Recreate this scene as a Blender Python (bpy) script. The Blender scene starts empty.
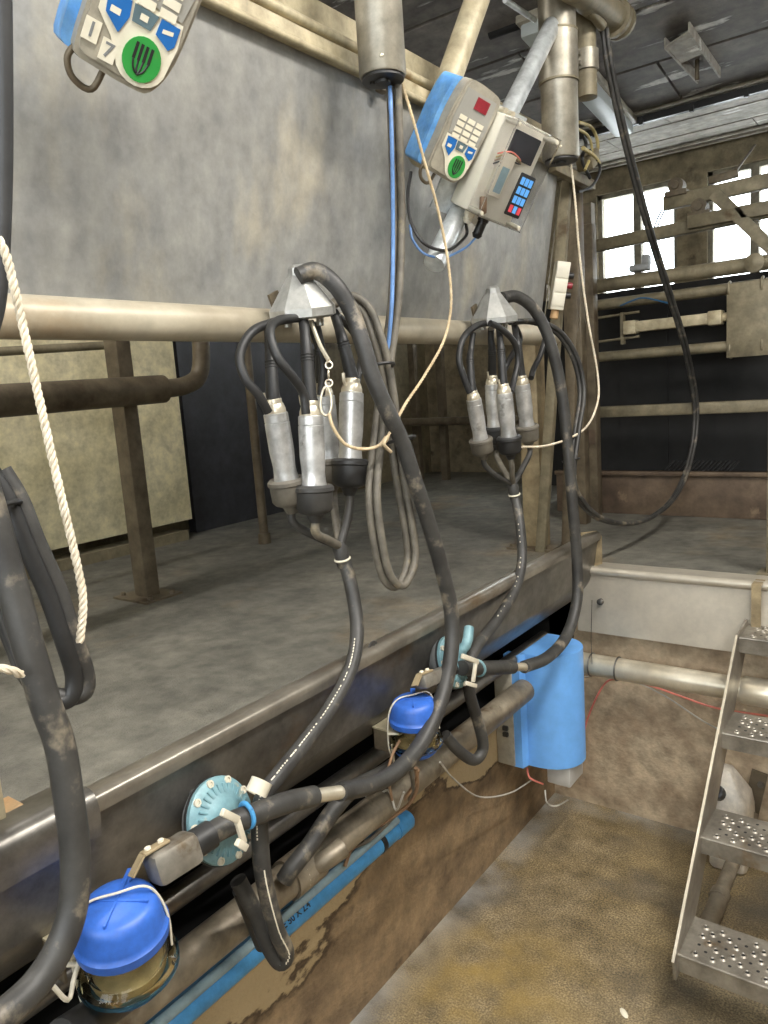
import bpy, bmesh, math, random
from mathutils import Vector, Matrix
random.seed(4)
V = Vector
PI = math.pi
S = bpy.context.scene
COL = S.collection

# ------------------------------------------------------------------ camera
FPX, CX, CY, CAMH = 750.0, 384.0, 512.0, 1.65
yv = V((948 - CX, 350 - CY, FPX)).normalized()
xv = -V((-629 - CX, 460 - CY, FPX)).normalized()
xv = (xv - yv * xv.dot(yv)).normalized()
zv = xv.cross(yv)
R = Matrix((xv, yv, zv))            # camera (x right, y down, z forward) -> world
CAM = V((0, 0, CAMH))
cam = bpy.data.cameras.new('camera')
cam.sensor_fit = 'HORIZONTAL'; cam.sensor_width = 27.0; cam.lens = FPX / 1024 * 36
cam.clip_start = 0.02
camo = bpy.data.objects.new('camera', cam); COL.objects.link(camo)
mr = R @ Matrix(((1, 0, 0), (0, -1, 0), (0, 0, -1)))
camo.matrix_world = Matrix.Translation(CAM) @ mr.to_4x4()
S.camera = camo


def at(u, v, x=None, y=None, z=None):
    """point of the place seen at (u, v) on the plane x=.., y=.. or z=.."""
    d = R @ V((u - CX, v - CY, FPX))
    if x is not None: t = x / d.x
    elif y is not None: t = y / d.y
    else: t = (z - CAMH) / d.z
    return CAM + d * t


def line(pts, x=None):
    """polyline; each point (u, v) or (u, v, x); x spreads linearly between the given ones"""
    n = len(pts); xs = [p[2] if len(p) > 2 else None for p in pts]
    if x is not None:
        xs = [x if q is None else q for q in xs]
    known = [i for i in range(n) if xs[i] is not None]
    for a, b in zip(known, known[1:]):
        for i in range(a + 1, b):
            xs[i] = xs[a] + (xs[b] - xs[a]) * (i - a) / (b - a)
    return [at(p[0], p[1], x=q) for p, q in zip(pts, xs)]


# ------------------------------------------------------------------ materials
def mat(name, c1, c2=None, scale=8, rough=.6, metal=0, c3=None, s3=2.5, t3=.55, bump=.0, bscale=60,
        stretch=(1, 1, 1), mix=.5, w3=.12, rough3=None, spec=.5, coat=0, grain=.3, gscale=16):
    m = bpy.data.materials.new(name); m.use_nodes = True
    nt = m.node_tree; N = nt.nodes; L = nt.links
    b = N['Principled BSDF']
    b.inputs['Roughness'].default_value = rough
    b.inputs['Metallic'].default_value = metal
    b.inputs['Specular IOR Level'].default_value = spec
    b.inputs['Coat Weight'].default_value = coat
    tc = N.new('ShaderNodeTexCoord'); mp = N.new('ShaderNodeMapping')
    mp.inputs['Scale'].default_value = stretch
    L.new(tc.outputs['Object'], mp.inputs[0])
    col = None
    c2 = c2 or tuple(x * .75 for x in c1)
    n1 = N.new('ShaderNodeTexNoise'); n1.inputs['Scale'].default_value = scale; n1.inputs['Detail'].default_value = 6
    L.new(mp.outputs[0], n1.inputs['Vector'])
    r1 = N.new('ShaderNodeValToRGB')
    r1.color_ramp.elements[0].position = .5 - mix * .4; r1.color_ramp.elements[1].position = .5 + mix * .4
    r1.color_ramp.elements[0].color = (*c1, 1); r1.color_ramp.elements[1].color = (*c2, 1)
    L.new(n1.outputs[0], r1.inputs[0]); col = r1.outputs[0]
    if c3:
        n3 = N.new('ShaderNodeTexNoise'); n3.inputs['Scale'].default_value = s3; n3.inputs['Detail'].default_value = 8
        n3.inputs['Roughness'].default_value = .6
        L.new(mp.outputs[0], n3.inputs['Vector'])
        r3 = N.new('ShaderNodeValToRGB')
        r3.color_ramp.elements[0].position = t3; r3.color_ramp.elements[1].position = t3 + w3
        L.new(n3.outputs[0], r3.inputs[0])
        mx = N.new('ShaderNodeMixRGB'); mx.inputs[2].default_value = (*c3, 1)
        L.new(r3.outputs[0], mx.inputs[0]); L.new(col, mx.inputs[1]); col = mx.outputs[0]
        if rough3 is not None:
            mr_ = N.new('ShaderNodeMapRange'); mr_.inputs[3].default_value = rough; mr_.inputs[4].default_value = rough3
            L.new(r3.outputs[0], mr_.inputs[0]); L.new(mr_.outputs[0], b.inputs['Roughness'])
    if grain:
        ng = N.new('ShaderNodeTexNoise'); ng.inputs['Scale'].default_value = gscale; ng.inputs['Detail'].default_value = 9
        ng.inputs['Roughness'].default_value = .68
        L.new(tc.outputs['Object'], ng.inputs['Vector'])
        rg = N.new('ShaderNodeValToRGB'); rg.color_ramp.elements[0].position = .34; rg.color_ramp.elements[1].position = .66
        rg.color_ramp.elements[0].color = (1 - grain,) * 3 + (1,); rg.color_ramp.elements[1].color = (1 + grain,) * 3 + (1,)
        L.new(ng.outputs[0], rg.inputs[0])
        mg = N.new('ShaderNodeMixRGB'); mg.blend_type = 'MULTIPLY'; mg.inputs[0].default_value = 1
        L.new(col, mg.inputs[1]); L.new(rg.outputs[0], mg.inputs[2]); col = mg.outputs[0]
    L.new(col, b.inputs['Base Color'])
    if bump:
        nb = N.new('ShaderNodeTexNoise'); nb.inputs['Scale'].default_value = bscale; nb.inputs['Detail'].default_value = 5
        L.new(mp.outputs[0], nb.inputs['Vector'])
        bp = N.new('ShaderNodeBump'); bp.inputs['Strength'].default_value = bump; bp.inputs['Distance'].default_value = .01
        L.new(nb.outputs[0], bp.inputs['Height']); L.new(bp.outputs[0], b.inputs['Normal'])
    return m


def hexc(r, g, b):   # photo sRGB 0-255 -> linear
    f = lambda c: ((c / 255 + .055) / 1.055) ** 2.4 if c > 10 else c / 255 / 12.92
    return (f(r), f(g), f(b))


M = {}
M['sheet'] = mat('weathered_sheet_steel', hexc(150, 149, 143), hexc(126, 126, 124), 14, .5, .2,
                 c3=hexc(172, 164, 144), s3=3.0, t3=.54, w3=.24, bump=.08, bscale=90, stretch=(1, 1.5, .8), rough3=.7, grain=.13, gscale=30)
M['rail_steel'] = mat('limescaled_steel_tube', hexc(190, 182, 162), hexc(160, 150, 130), 9, .42, .12,
                      c3=hexc(146, 116, 78), s3=4, t3=.58, w3=.2, stretch=(1, .5, 1), grain=.14)
M['cream_metal'] = mat('cream_stained_steel', hexc(184, 174, 146), hexc(156, 144, 116), 10, .5, .15,
                       c3=hexc(120, 92, 58), s3=7, t3=.62)
M['kerb'] = mat('worn_stainless_kerb', hexc(128, 125, 119), hexc(98, 95, 90), 9, .36, .75,
                c3=hexc(108, 88, 66), s3=3.5, t3=.62, bump=.03, stretch=(1, .6, 1))
M['kerb_lip'] = mat('worn_kerb_lip', hexc(150, 144, 132), hexc(116, 110, 100), 9, .34, .6, c3=hexc(112, 96, 76), s3=6, t3=.6, stretch=(1, .5, 1), grain=.2)
M['stainless'] = mat('stainless_sheet', hexc(204, 196, 180), hexc(180, 172, 156), 4, .34, .45,
                     c3=hexc(150, 124, 92), s3=3, t3=.62, bump=.02, bscale=25, grain=.12)
M['bright_steel'] = mat('bright_stainless', hexc(222, 214, 194), hexc(196, 186, 164), 12, .34, .6, grain=.14)
M['shell_steel'] = mat('scuffed_teat_cup_steel', hexc(206, 206, 204), hexc(178, 178, 176), 30, .36, .6,
                       c3=hexc(120, 118, 112), s3=22, t3=.62)
M['tread'] = mat('worn_checker_steel', hexc(158, 152, 140), hexc(124, 118, 108), 10, .38, .6, c3=hexc(130, 108, 78), s3=9, t3=.6)
M['galv'] = mat('galvanised_tube', hexc(206, 210, 210), hexc(180, 185, 186), 40, .36, .5)
M['dull_cyl'] = mat('dull_stainless_cylinder', hexc(154, 149, 136), hexc(126, 120, 106), 12, .42, .5,
                    c3=hexc(104, 84, 58), s3=16, t3=.66)
M['dull_alu'] = mat('dirty_cast_metal', hexc(150, 146, 136), hexc(112, 106, 96), 22, .45, .5, c3=hexc(90, 78, 60), s3=18, t3=.58)
M['alu'] = mat('cast_aluminium', hexc(190, 190, 186), hexc(165, 165, 160), 22, .42, .6, c3=hexc(130, 120, 100), s3=14, t3=.64)
M['rubber'] = mat('black_rubber', hexc(44, 44, 44), hexc(30, 30, 30), 18, .48, 0, c3=hexc(92, 86, 76), s3=26, t3=.66, bump=.05)
M['dusty_rubber'] = mat('dusty_black_rubber_hose', hexc(66, 65, 62), hexc(44, 43, 42), 11, .5, 0,
                        c3=hexc(112, 104, 90), s3=16, t3=.56, bump=.08)
M['grey_rubber'] = mat('greyed_rubber', hexc(108, 102, 90), hexc(80, 76, 68), 20, .6, 0, c3=hexc(140, 128, 100), s3=15, t3=.6)
M['clear_grime'] = mat('limescale_streak', hexc(160, 150, 128), hexc(120, 110, 90), 22, .5)
M['platform'] = mat('gritty_platform_rubber', hexc(116, 113, 102), hexc(92, 90, 82), 5, .72, 0,
                    c3=hexc(122, 104, 76), s3=1.8, t3=.57, w3=.2, bump=.6, bscale=220)
M['cream_wall'] = mat('stained_cream_board', hexc(218, 208, 172), hexc(190, 180, 142), 4, .6, 0,
                      c3=hexc(128, 108, 76), s3=9, t3=.68, bump=.15, bscale=30)
M['dim_wall'] = mat('dingy_cream_plaster', hexc(140, 130, 104), hexc(110, 100, 78), 4, .75, 0, c3=hexc(70, 60, 44), s3=3, t3=.58)
M['navy'] = mat('dark_slate_plastic_panel', hexc(56, 57, 62), hexc(44, 45, 49), 6, .5, 0)
M['black_sheet_and_shade'] = mat('black_rubber_and_recess_shade', hexc(26, 26, 25), hexc(18, 18, 18), 10, .8, 0)  # rubber sheet colour, also paints the shade in the platform recess
M['brown_steel'] = mat('grimy_steel_post', hexc(116, 105, 86), hexc(86, 76, 61), 9, .55, .25, c3=hexc(66, 52, 38), s3=6, t3=.6, bump=.05)
M['old_steel'] = mat('khaki_grimed_steel', hexc(136, 127, 104), hexc(106, 98, 78), 9, .55, .2, c3=hexc(84, 66, 42), s3=7, t3=.62, bump=.05)
M['beige_post'] = mat('beige_pitted_post', hexc(168, 152, 120), hexc(136, 120, 92), 12, .55, .25, c3=hexc(106, 86, 60), s3=8, t3=.62, bump=.05)
M['rust_board'] = mat('rusty_kick_board', hexc(104, 88, 70), hexc(76, 62, 50), 6, .7, 0, c3=hexc(136, 116, 92), s3=7, t3=.64, bump=.1)
M['ceiling'] = mat('smoky_ceiling_board', hexc(118, 112, 106), hexc(80, 76, 72), 4, .7, 0, c3=hexc(200, 198, 192), s3=4, t3=.6, w3=.05, stretch=(.5, 2.2, 1))
M['soffit'] = mat('peeling_white_soffit', hexc(178, 172, 160), hexc(146, 140, 128), 5, .7, 0, c3=hexc(222, 220, 212), s3=6, t3=.6, w3=.05, stretch=(.45, 2.5, 1))
M['win_wall'] = mat('old_concrete_window_frame', hexc(150, 138, 112), hexc(118, 106, 84), 7, .8, 0, c3=hexc(74, 60, 42), s3=5, t3=.62)
M['frame'] = mat('grey_window_bar', hexc(150, 144, 126), hexc(120, 114, 98), 10, .7)
M['blue_plastic'] = mat('light_blue_cover_plastic', hexc(112, 172, 238), hexc(106, 166, 232), 3, .42, 0, grain=.08)
M['blue_cap'] = mat('royal_blue_cap', hexc(52, 100, 188), hexc(46, 92, 176), 8, .42, 0, c3=hexc(110, 140, 190), s3=12, t3=.72)
M['blue_pipe'] = mat('blue_water_pipe', hexc(76, 152, 206), hexc(68, 138, 192), 8, .42, 0, c3=hexc(70, 92, 100), s3=14, t3=.7)
M['dark_blue'] = mat('dark_blue_pipe_plastic', hexc(40, 92, 130), hexc(34, 76, 110), 8, .5)
M['grey_blue'] = mat('blue_grey_conduit', hexc(150, 172, 180), hexc(124, 146, 152), 8, .5)
M['mint'] = mat('pale_turquoise_cast_cover', hexc(128, 164, 170), hexc(96, 134, 144), 20, .45, .1, c3=hexc(166, 156, 126), s3=16, t3=.62)
M['white_plastic'] = mat('offwhite_plastic', hexc(214, 208, 190), hexc(196, 188, 168), 10, .45, 0, grain=.08)
M['ivory'] = mat('ivory_box_plastic', hexc(226, 221, 204), hexc(218, 213, 196), 5, .45, grain=.08)
M['grey_plastic'] = mat('light_grey_plastic', hexc(166, 160, 146), hexc(146, 140, 124), 8, .45, 0, c3=hexc(132, 112, 84), s3=10, t3=.68)
M['dark_grey'] = mat('mid_grey_plastic', hexc(132, 134, 134), hexc(118, 120, 120), 8, .45)
M['pad_grey'] = mat('keypad_grey', hexc(158, 156, 148), hexc(146, 144, 136), 8, .45, grain=.08)
M['grey_case'] = mat('pale_grey_case', hexc(196, 194, 188), hexc(184, 182, 176), 5, .45, grain=.08)
M['ctl_blue'] = mat('speckled_blue_housing', hexc(86, 148, 214), hexc(110, 160, 206), 40, .55)
M['sticker_white'] = mat('sticker_white', hexc(226, 220, 200), hexc(214, 206, 184), 20, .5, grain=.08)
M['sticker_blue'] = mat('button_blue', hexc(32, 104, 176), hexc(28, 96, 164), 20, .4, grain=.08)
M['sticker_slate'] = mat('button_slate', hexc(88, 108, 116), hexc(80, 98, 104), 20, .4)
M['sticker_green'] = mat('button_green', hexc(50, 150, 66), hexc(42, 138, 60), 20, .4, c3=hexc(90, 120, 60), s3=20, t3=.68, grain=.08)
M['red_window'] = mat('red_display_window', hexc(150, 46, 56), hexc(130, 40, 48), 20, .3)
M['key_blue'] = mat('key_light_blue', hexc(100, 170, 240), hexc(90, 160, 230), 20, .4, grain=.08)
M['key_red'] = mat('key_red', hexc(226, 80, 90), hexc(210, 70, 84), 20, .4)
M['ink'] = mat('black_ink', (.012, .012, .012), (.015, .015, .015), 20, .5, grain=.08)
M['black_plastic'] = mat('black_plastic', (.015, .015, .015), (.02, .02, .02), 20, .4, grain=.08)
M['rope'] = mat('cream_rope', hexc(224, 214, 194), hexc(204, 190, 164), 60, .8, c3=hexc(150, 120, 80), s3=12, t3=.64)
M['dirty_rope'] = mat('tan_dirty_rope', hexc(206, 188, 156), hexc(178, 156, 120), 60, .8, c3=hexc(110, 84, 54), s3=14, t3=.62)
M['red_cable'] = mat('salmon_red_cable', hexc(236, 140, 126), hexc(224, 128, 114), 10, .5)
M['grey_cable'] = mat('light_grey_cable', hexc(192, 188, 178), hexc(172, 168, 156), 10, .5)
M['brown_cable'] = mat('brown_cable', hexc(150, 120, 92), hexc(120, 94, 70), 14, .55)
M['blue_cable'] = mat('blue_cable', hexc(100, 138, 190), hexc(88, 124, 174), 14, .5)
M['yellow_cable'] = mat('yellowed_cable', hexc(180, 166, 110), hexc(150, 136, 90), 14, .5)
M['wash_pipe'] = mat('grimed_grey_pipe', hexc(150, 140, 122), hexc(116, 106, 90), 14, .45, .3, c3=hexc(90, 74, 54), s3=12, t3=.6, bump=.05)
M['can'] = mat('white_jerrycan_plastic', hexc(214, 208, 196), hexc(200, 190, 172), 6, .4, c3=hexc(150, 128, 100), s3=7, t3=.68)
M['lamp_white'] = mat('translucent_lamp_cover', hexc(190, 196, 194), hexc(174, 180, 178), 8, .4, grain=.08)
M['tan_fibre'] = mat('tan_wood_block', hexc(190, 160, 120), hexc(160, 124, 84), 18, .7)

_m = M['lamp_lit'] = mat('glowing_lamp_cover', (.9, .9, .85), (.9, .9, .85), 8, .4, grain=.08)
_m.node_tree.nodes['Principled BSDF'].inputs['Emission Color'].default_value = (1, .96, .9, 1)
_m.node_tree.nodes['Principled BSDF'].inputs['Emission Strength'].default_value = 14
# floor of the pit: damp, algae-tinted concrete
def floor_mat():
    m = mat('damp_pit_concrete', hexc(140, 126, 100), hexc(110, 96, 70), 3.2, .36, 0,
            c3=hexc(128, 112, 80), s3=1.6, t3=.5, w3=.2, bump=.3, bscale=300, rough3=.28, grain=.35, gscale=9)
    nt = m.node_tree; N = nt.nodes; L = nt.links; b = N['Principled BSDF']
    src = b.inputs['Base Color'].links[0].from_socket
    tc = [n for n in N if n.type == 'TEX_COORD'][0]
    # fine aggregate speckle and dark worn patches
    n = N.new('ShaderNodeTexNoise'); n.inputs['Scale'].default_value = 190; n.inputs['Detail'].default_value = 3
    L.new(tc.outputs['Object'], n.inputs['Vector'])
    r = N.new('ShaderNodeValToRGB'); r.color_ramp.elements[0].position = .38; r.color_ramp.elements[1].position = .66
    r.color_ramp.elements[0].color = (.5, .5, .5, 1); r.color_ramp.elements[1].color = (1.75, 1.75, 1.75, 1)
    L.new(n.outputs[0], r.inputs[0])
    mx = N.new('ShaderNodeMixRGB'); mx.blend_type = 'MULTIPLY'; mx.inputs[0].default_value = .8
    L.new(src, mx.inputs[1]); L.new(r.outputs[0], mx.inputs[2])
    n2 = N.new('ShaderNodeTexNoise'); n2.inputs['Scale'].default_value = 2.6; n2.inputs['Detail'].default_value = 7
    mp = N.new('ShaderNodeMapping'); mp.inputs['Location'].default_value = (3.35, 1.3, 0)
    L.new(tc.outputs['Object'], mp.inputs[0]); L.new(mp.outputs[0], n2.inputs['Vector'])
    r2 = N.new('ShaderNodeValToRGB'); r2.color_ramp.elements[0].position = .53; r2.color_ramp.elements[1].position = .72
    L.new(n2.outputs[0], r2.inputs[0])
    mx2 = N.new('ShaderNodeMixRGB'); mx2.inputs[2].default_value = (*hexc(86, 84, 80), 1)
    L.new(r2.outputs[0], mx2.inputs[0]); L.new(mx.outputs[0], mx2.inputs[1])
    # pale lime bloom along the walls, ochre algae patch in the near corner
    ge = N.new('ShaderNodeNewGeometry'); sp_ = N.new('ShaderNodeSeparateXYZ'); L.new(ge.outputs['Position'], sp_.inputs[0])
    def mr_(sock, a, b_):
        q = N.new('ShaderNodeMapRange'); q.inputs[1].default_value = a; q.inputs[2].default_value = b_; L.new(sock, q.inputs[0]); return q.outputs[0]
    def mt(op, a, b_):
        q = N.new('ShaderNodeMath'); q.operation = op
        for i_, s_ in enumerate((a, b_)):
            if isinstance(s_, (int, float)): q.inputs[i_].default_value = s_
            else: L.new(s_, q.inputs[i_])
        return q.outputs[0]
    edge = mt('MAXIMUM', mr_(sp_.outputs[0], -1.08, -1.2), mr_(sp_.outputs[1], 2.5, 2.6))
    n4 = N.new('ShaderNodeTexNoise'); n4.inputs['Scale'].default_value = 9; n4.inputs['Detail'].default_value = 8; L.new(ge.outputs['Position'], n4.inputs['Vector'])
    wave = mr_(n4.outputs[0], .35, .65)
    f1 = mt('MULTIPLY', mt('MULTIPLY', edge, wave), .8)
    m4 = N.new('ShaderNodeMixRGB'); m4.inputs[2].default_value = (*hexc(164, 162, 156), 1); L.new(f1, m4.inputs[0]); L.new(mx2.outputs[0], m4.inputs[1])
    vd = N.new('ShaderNodeVectorMath'); vd.operation = 'DISTANCE'; L.new(ge.outputs['Position'], vd.inputs[0]); vd.inputs[1].default_value = tuple(at(490, 985, z=0))
    f2 = mt('MULTIPLY', mt('MULTIPLY', mr_(vd.outputs['Value'], .34, .05), wave), .8)
    m5 = N.new('ShaderNodeMixRGB'); m5.inputs[2].default_value = (*hexc(160, 134, 74), 1); m5.use_clamp = True; L.new(mt('MINIMUM', f2, .8), m5.inputs[0]); L.new(m4.outputs[0], m5.inputs[1])
    L.new(m5.outputs[0], b.inputs['Base Color'])
    return m
M['floor'] = floor_mat()

def peel_mat(name, base, base2, dark, light, tl, seed, stretch=(1, 1, 1), sc=2.2, zk=0.0):
    """concrete with scabby patches whose rims are dark"""
    m = mat(name, base, base2, 9, .75, 0, bump=.35, bscale=70, stretch=stretch)
    nt = m.node_tree; N = nt.nodes; L = nt.links; b = N['Principled BSDF']
    src = b.inputs['Base Color'].links[0].from_socket
    mp0 = [n for n in N if n.type == 'MAPPING'][0]
    ad = N.new('ShaderNodeVectorMath'); ad.operation = 'ADD'; ad.inputs[1].default_value = (seed, seed * 2, seed)
    L.new(mp0.outputs[0], ad.inputs[0])
    n = N.new('ShaderNodeTexNoise'); n.inputs['Scale'].default_value = sc; n.inputs['Detail'].default_value = 7
    n.inputs['Roughness'].default_value = .55
    L.new(ad.outputs[0], n.inputs['Vector'])
    sx = N.new('ShaderNodeSeparateXYZ'); L.new(mp0.outputs[0], sx.inputs[0])
    mm = N.new('ShaderNodeMath'); mm.operation = 'MULTIPLY_ADD'; mm.inputs[1].default_value = zk; L.new(sx.outputs[2], mm.inputs[0]); L.new(n.outputs[0], mm.inputs[2])
    n = mm
    r = N.new('ShaderNodeValToRGB'); e = r.color_ramp.elements
    e[0].position = tl; e[0].color = (0, 0, 0, 1); e[1].position = tl + .012; e[1].color = (1, 1, 1, 1)
    L.new(n.outputs[0], r.inputs[0])
    mx = N.new('ShaderNodeMixRGB'); mx.inputs[2].default_value = (*light, 1)
    L.new(r.outputs[0], mx.inputs[0]); L.new(src, mx.inputs[1])
    r2 = N.new('ShaderNodeValToRGB'); e = r2.color_ramp.elements
    e[0].position = tl - .03; e[0].color = (0, 0, 0, 1)
    a = e.new(tl - .002); a.color = (.85, .85, .85, 1)
    e[-1].position = tl + .012; e[-1].color = (0, 0, 0, 1)
    L.new(n.outputs[0], r2.inputs[0])
    mx2 = N.new('ShaderNodeMixRGB'); mx2.inputs[2].default_value = (*dark, 1)
    L.new(r2.outputs[0], mx2.inputs[0]); L.new(mx.outputs[0], mx2.inputs[1])
    L.new(mx2.outputs[0], b.inputs['Base Color'])
    return m
M['pit_wall'] = peel_mat('scabby_pit_wall', hexc(142, 120, 90), hexc(106, 88, 66), hexc(50, 38, 26), hexc(172, 152, 116), .665, 5.3, (1, .8, 1.5), 2.0, .22)
M['end_wall'] = peel_mat('blotchy_end_wall', hexc(198, 180, 152), hexc(152, 132, 108), hexc(110, 84, 60), hexc(204, 184, 154), .73, 7.7, (1, 1, 1.1), 3.0)

def glass_mat(name, col, rough=.05, ior=1.45, dirt=.0, dcol=(.3, .25, .15)):
    m = bpy.data.materials.new(name); m.use_nodes = True
    nt = m.node_tree; N = nt.nodes; L = nt.links; b = N['Principled BSDF']
    b.inputs['Base Color'].default_value = (*col, 1)
    b.inputs['Roughness'].default_value = rough; b.inputs['IOR'].default_value = ior
    b.inputs['Transmission Weight'].default_value = 1
    if dirt:
        tc = N.new('ShaderNodeTexCoord')
        n = N.new('ShaderNodeTexNoise'); n.inputs['Scale'].default_value = 25; n.inputs['Detail'].default_value = 6
        L.new(tc.outputs['Object'], n.inputs['Vector'])
        r = N.new('ShaderNodeValToRGB'); r.color_ramp.elements[0].position = .4; r.color_ramp.elements[1].position = .7
        r.color_ramp.elements[0].color = (1 - dirt * .5,) * 3 + (1,); r.color_ramp.elements[1].color = (max(0, 1 - dirt * 1.6),) * 3 + (1,)
        L.new(n.outputs[0], r.inputs[0]); L.new(r.outputs[0], b.inputs['Transmission Weight'])
    return m
M['glass'] = glass_mat('yellowed_jar_glass', hexc(240, 234, 208), .03, 1.25)
M['clear'] = glass_mat('clear_cover_plastic', (.93, .93, .94), .04, 1.12)
M['pane'] = glass_mat('window_pane_glass', (.95, .97, .97), .02, 1.02)


# ------------------------------------------------------------------ mesh builder
class B:
    def __init__(s): s.bm = bmesh.new(); s.mi = 0

    def _f(s, vs):
        try:
            f = s.bm.faces.new(vs); f.material_index = s.mi; f.smooth = True; return f
        except ValueError: return None

    def box(s, c, sz, rot=None, bev=0):
        """box of full size sz at c, rot = 3x3 whose columns are its axes"""
        rot = rot or Matrix.Identity(3); c = V(c)
        h = V(sz) / 2; vs = []
        for i in (-1, 1):
            for j in (-1, 1):
                for k in (-1, 1): vs.append(s.bm.verts.new(c + rot @ V((i * h.x, j * h.y, k * h.z))))
        fs = [s._f([vs[q] for q in f]) for f in ((0, 1, 3, 2), (4, 6, 7, 5), (0, 4, 5, 1), (2, 3, 7, 6), (0, 2, 6, 4), (1, 5, 7, 3))]
        if bev:
            es = list({e for f in fs for e in f.edges})
            r = bmesh.ops.bevel(s.bm, geom=es, offset=bev, segments=2, profile=.5, affect='EDGES', clamp_overlap=True)
            for f in r['faces']: f.material_index = s.mi; f.smooth = True
        return s

    def span(s, a, b, bev=0):
        a = V(a); b = V(b)
        return s.box((a + b) / 2, [abs(q) for q in (b - a)], bev=bev)

    def bar(s, p, q, w, h, up=(0, 0, 1), bev=0):
        p = V(p); q = V(q); d = (q - p); L_ = d.length; d.normalize()
        up = V(up); u = (up - d * up.dot(d)).normalized(); r = d.cross(u)
        return s.box((p + q) / 2, (w, L_, h), Matrix((r, d, u)).transposed(), bev)

    def tube(s, pts, r, n=12, sm=4, cap=True, radii=None):
        pts = [V(p) for p in pts]
        if sm > 1 and len(pts) > 2: pts, radii = smooth(pts, sm, radii)
        if radii is None: radii = [r] * len(pts)
        rings = []; T0 = None; nrm = None
        for i, p in enumerate(pts):
            a = pts[max(i - 1, 0)]; b = pts[min(i + 1, len(pts) - 1)]
            T = (b - a)
            T = T.normalized() if T.length > 1e-9 else T0
            if nrm is None:
                nrm = T.orthogonal().normalized()
            else:
                nrm = (nrm - T * nrm.dot(T))
                nrm = nrm.normalized() if nrm.length > 1e-6 else T.orthogonal().normalized()
            T0 = T; bi = T.cross(nrm)
            rings.append([s.bm.verts.new(p + (nrm * math.cos(2 * PI * k / n) + bi * math.sin(2 * PI * k / n)) * radii[i]) for k in range(n)])
        for A, Bb in zip(rings, rings[1:]):
            for k in range(n): s._f([A[k], A[(k + 1) % n], Bb[(k + 1) % n], Bb[k]])
        if cap:
            s._f(rings[0][::-1]); s._f(rings[-1])
        return s

    def lathe(s, o, d, prof, n=24, cap0=True, cap1=True, ref=None, sx=1, sy=1):
        """profile [(t, r)] along direction d from o"""
        o = V(o); d = V(d).normalized()
        a = V(ref) if ref else d.orthogonal(); a = (a - d * a.dot(d)).normalized(); b = d.cross(a)
        rings = []
        for t, r in prof:
            rings.append([s.bm.verts.new(o + d * t + (a * math.cos(2 * PI * k / n) * sx + b * math.sin(2 * PI * k / n) * sy) * r) for k in range(n)])
        for A, Bb in zip(rings, rings[1:]):
            for k in range(n): s._f([A[k], A[(k + 1) % n], Bb[(k + 1) % n], Bb[k]])
        if cap0: s._f(rings[0][::-1])
        if cap1: s._f(rings[-1])
        return s

    def prism(s, poly, d):
        """closed polygon (3D points) pushed along vector d"""
        d = V(d); a = [s.bm.verts.new(V(p)) for p in poly]; b = [s.bm.verts.new(V(p) + d) for p in poly]
        s._f(a[::-1]); s._f(b); n = len(a)
        for k in range(n): s._f([a[k], a[(k + 1) % n], b[(k + 1) % n], b[k]])
        return s

    def torus(s, c, d, R_, r, n=24, m=8, a0=0, a1=2 * PI):
        c = V(c); d = V(d).normalized(); a = d.orthogonal().normalized(); b = d.cross(a)
        pts = [c + (a * math.cos(a0 + (a1 - a0) * k / n) + b * math.sin(a0 + (a1 - a0) * k / n)) * R_ for k in range(n + 1)]
        return s.tube(pts, r, m, 1, cap=False)


def smooth(pts, k, radii=None):
    out = []; ro = []
    P_ = [pts[0] * 2 - pts[1]] + pts + [pts[-1] * 2 - pts[-2]]
    rr = radii if radii else None
    for i in range(1, len(P_) - 2):
        p0, p1, p2, p3 = P_[i - 1:i + 3]
        for j in range(k):
            t = j / k
            out.append(.5 * ((2 * p1) + (p2 - p0) * t + (2 * p0 - 5 * p1 + 4 * p2 - p3) * t * t + (3 * p1 - p0 - 3 * p2 + p3) * t ** 3))
            if rr: ro.append(rr[i - 1] + (rr[i] - rr[i - 1]) * t)
    out.append(pts[-1])
    if rr: ro.append(rr[-1])
    return out, (ro if rr else None)


ORG = {}
def thing(name, label, cat, loc, group=None):
    o = bpy.data.objects.new(name, None); COL.objects.link(o); o.location = V(loc); o.empty_display_size = .05
    o['label'] = label; o['category'] = cat
    if group: o['group'] = group
    ORG[o.name] = V(loc)
    return o


def obj(name, b, m, parent=None, loc=None, label=None, cat=None, group=None, kind=None, ang=38):
    bm = b.bm
    bmesh.ops.recalc_face_normals(bm, faces=bm.faces)
    if parent is not None: org = ORG[parent.name]
    elif loc is not None: org = V(loc)
    else:
        cs = [v.co for v in bm.verts]
        org = V(((min(c.x for c in cs) + max(c.x for c in cs)) / 2, (min(c.y for c in cs) + max(c.y for c in cs)) / 2, min(c.z for c in cs)))
    for v in bm.verts: v.co -= org
    for e in bm.edges:
        if len(e.link_faces) == 2 and e.calc_face_angle(0) > math.radians(ang): e.smooth = False
    me = bpy.data.meshes.new(name); bm.to_mesh(me); bm.free()
    for q in (m if isinstance(m, (list, tuple)) else [m]): me.materials.append(M[q] if isinstance(q, str) else q)
    o = bpy.data.objects.new(name, me); COL.objects.link(o)
    if parent is not None: o.parent = parent
    else: o.location = org
    ORG[o.name] = org
    if label: o['label'] = label
    if cat: o['category'] = cat
    if group: o['group'] = group
    if kind: o['kind'] = kind
    return o


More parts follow.
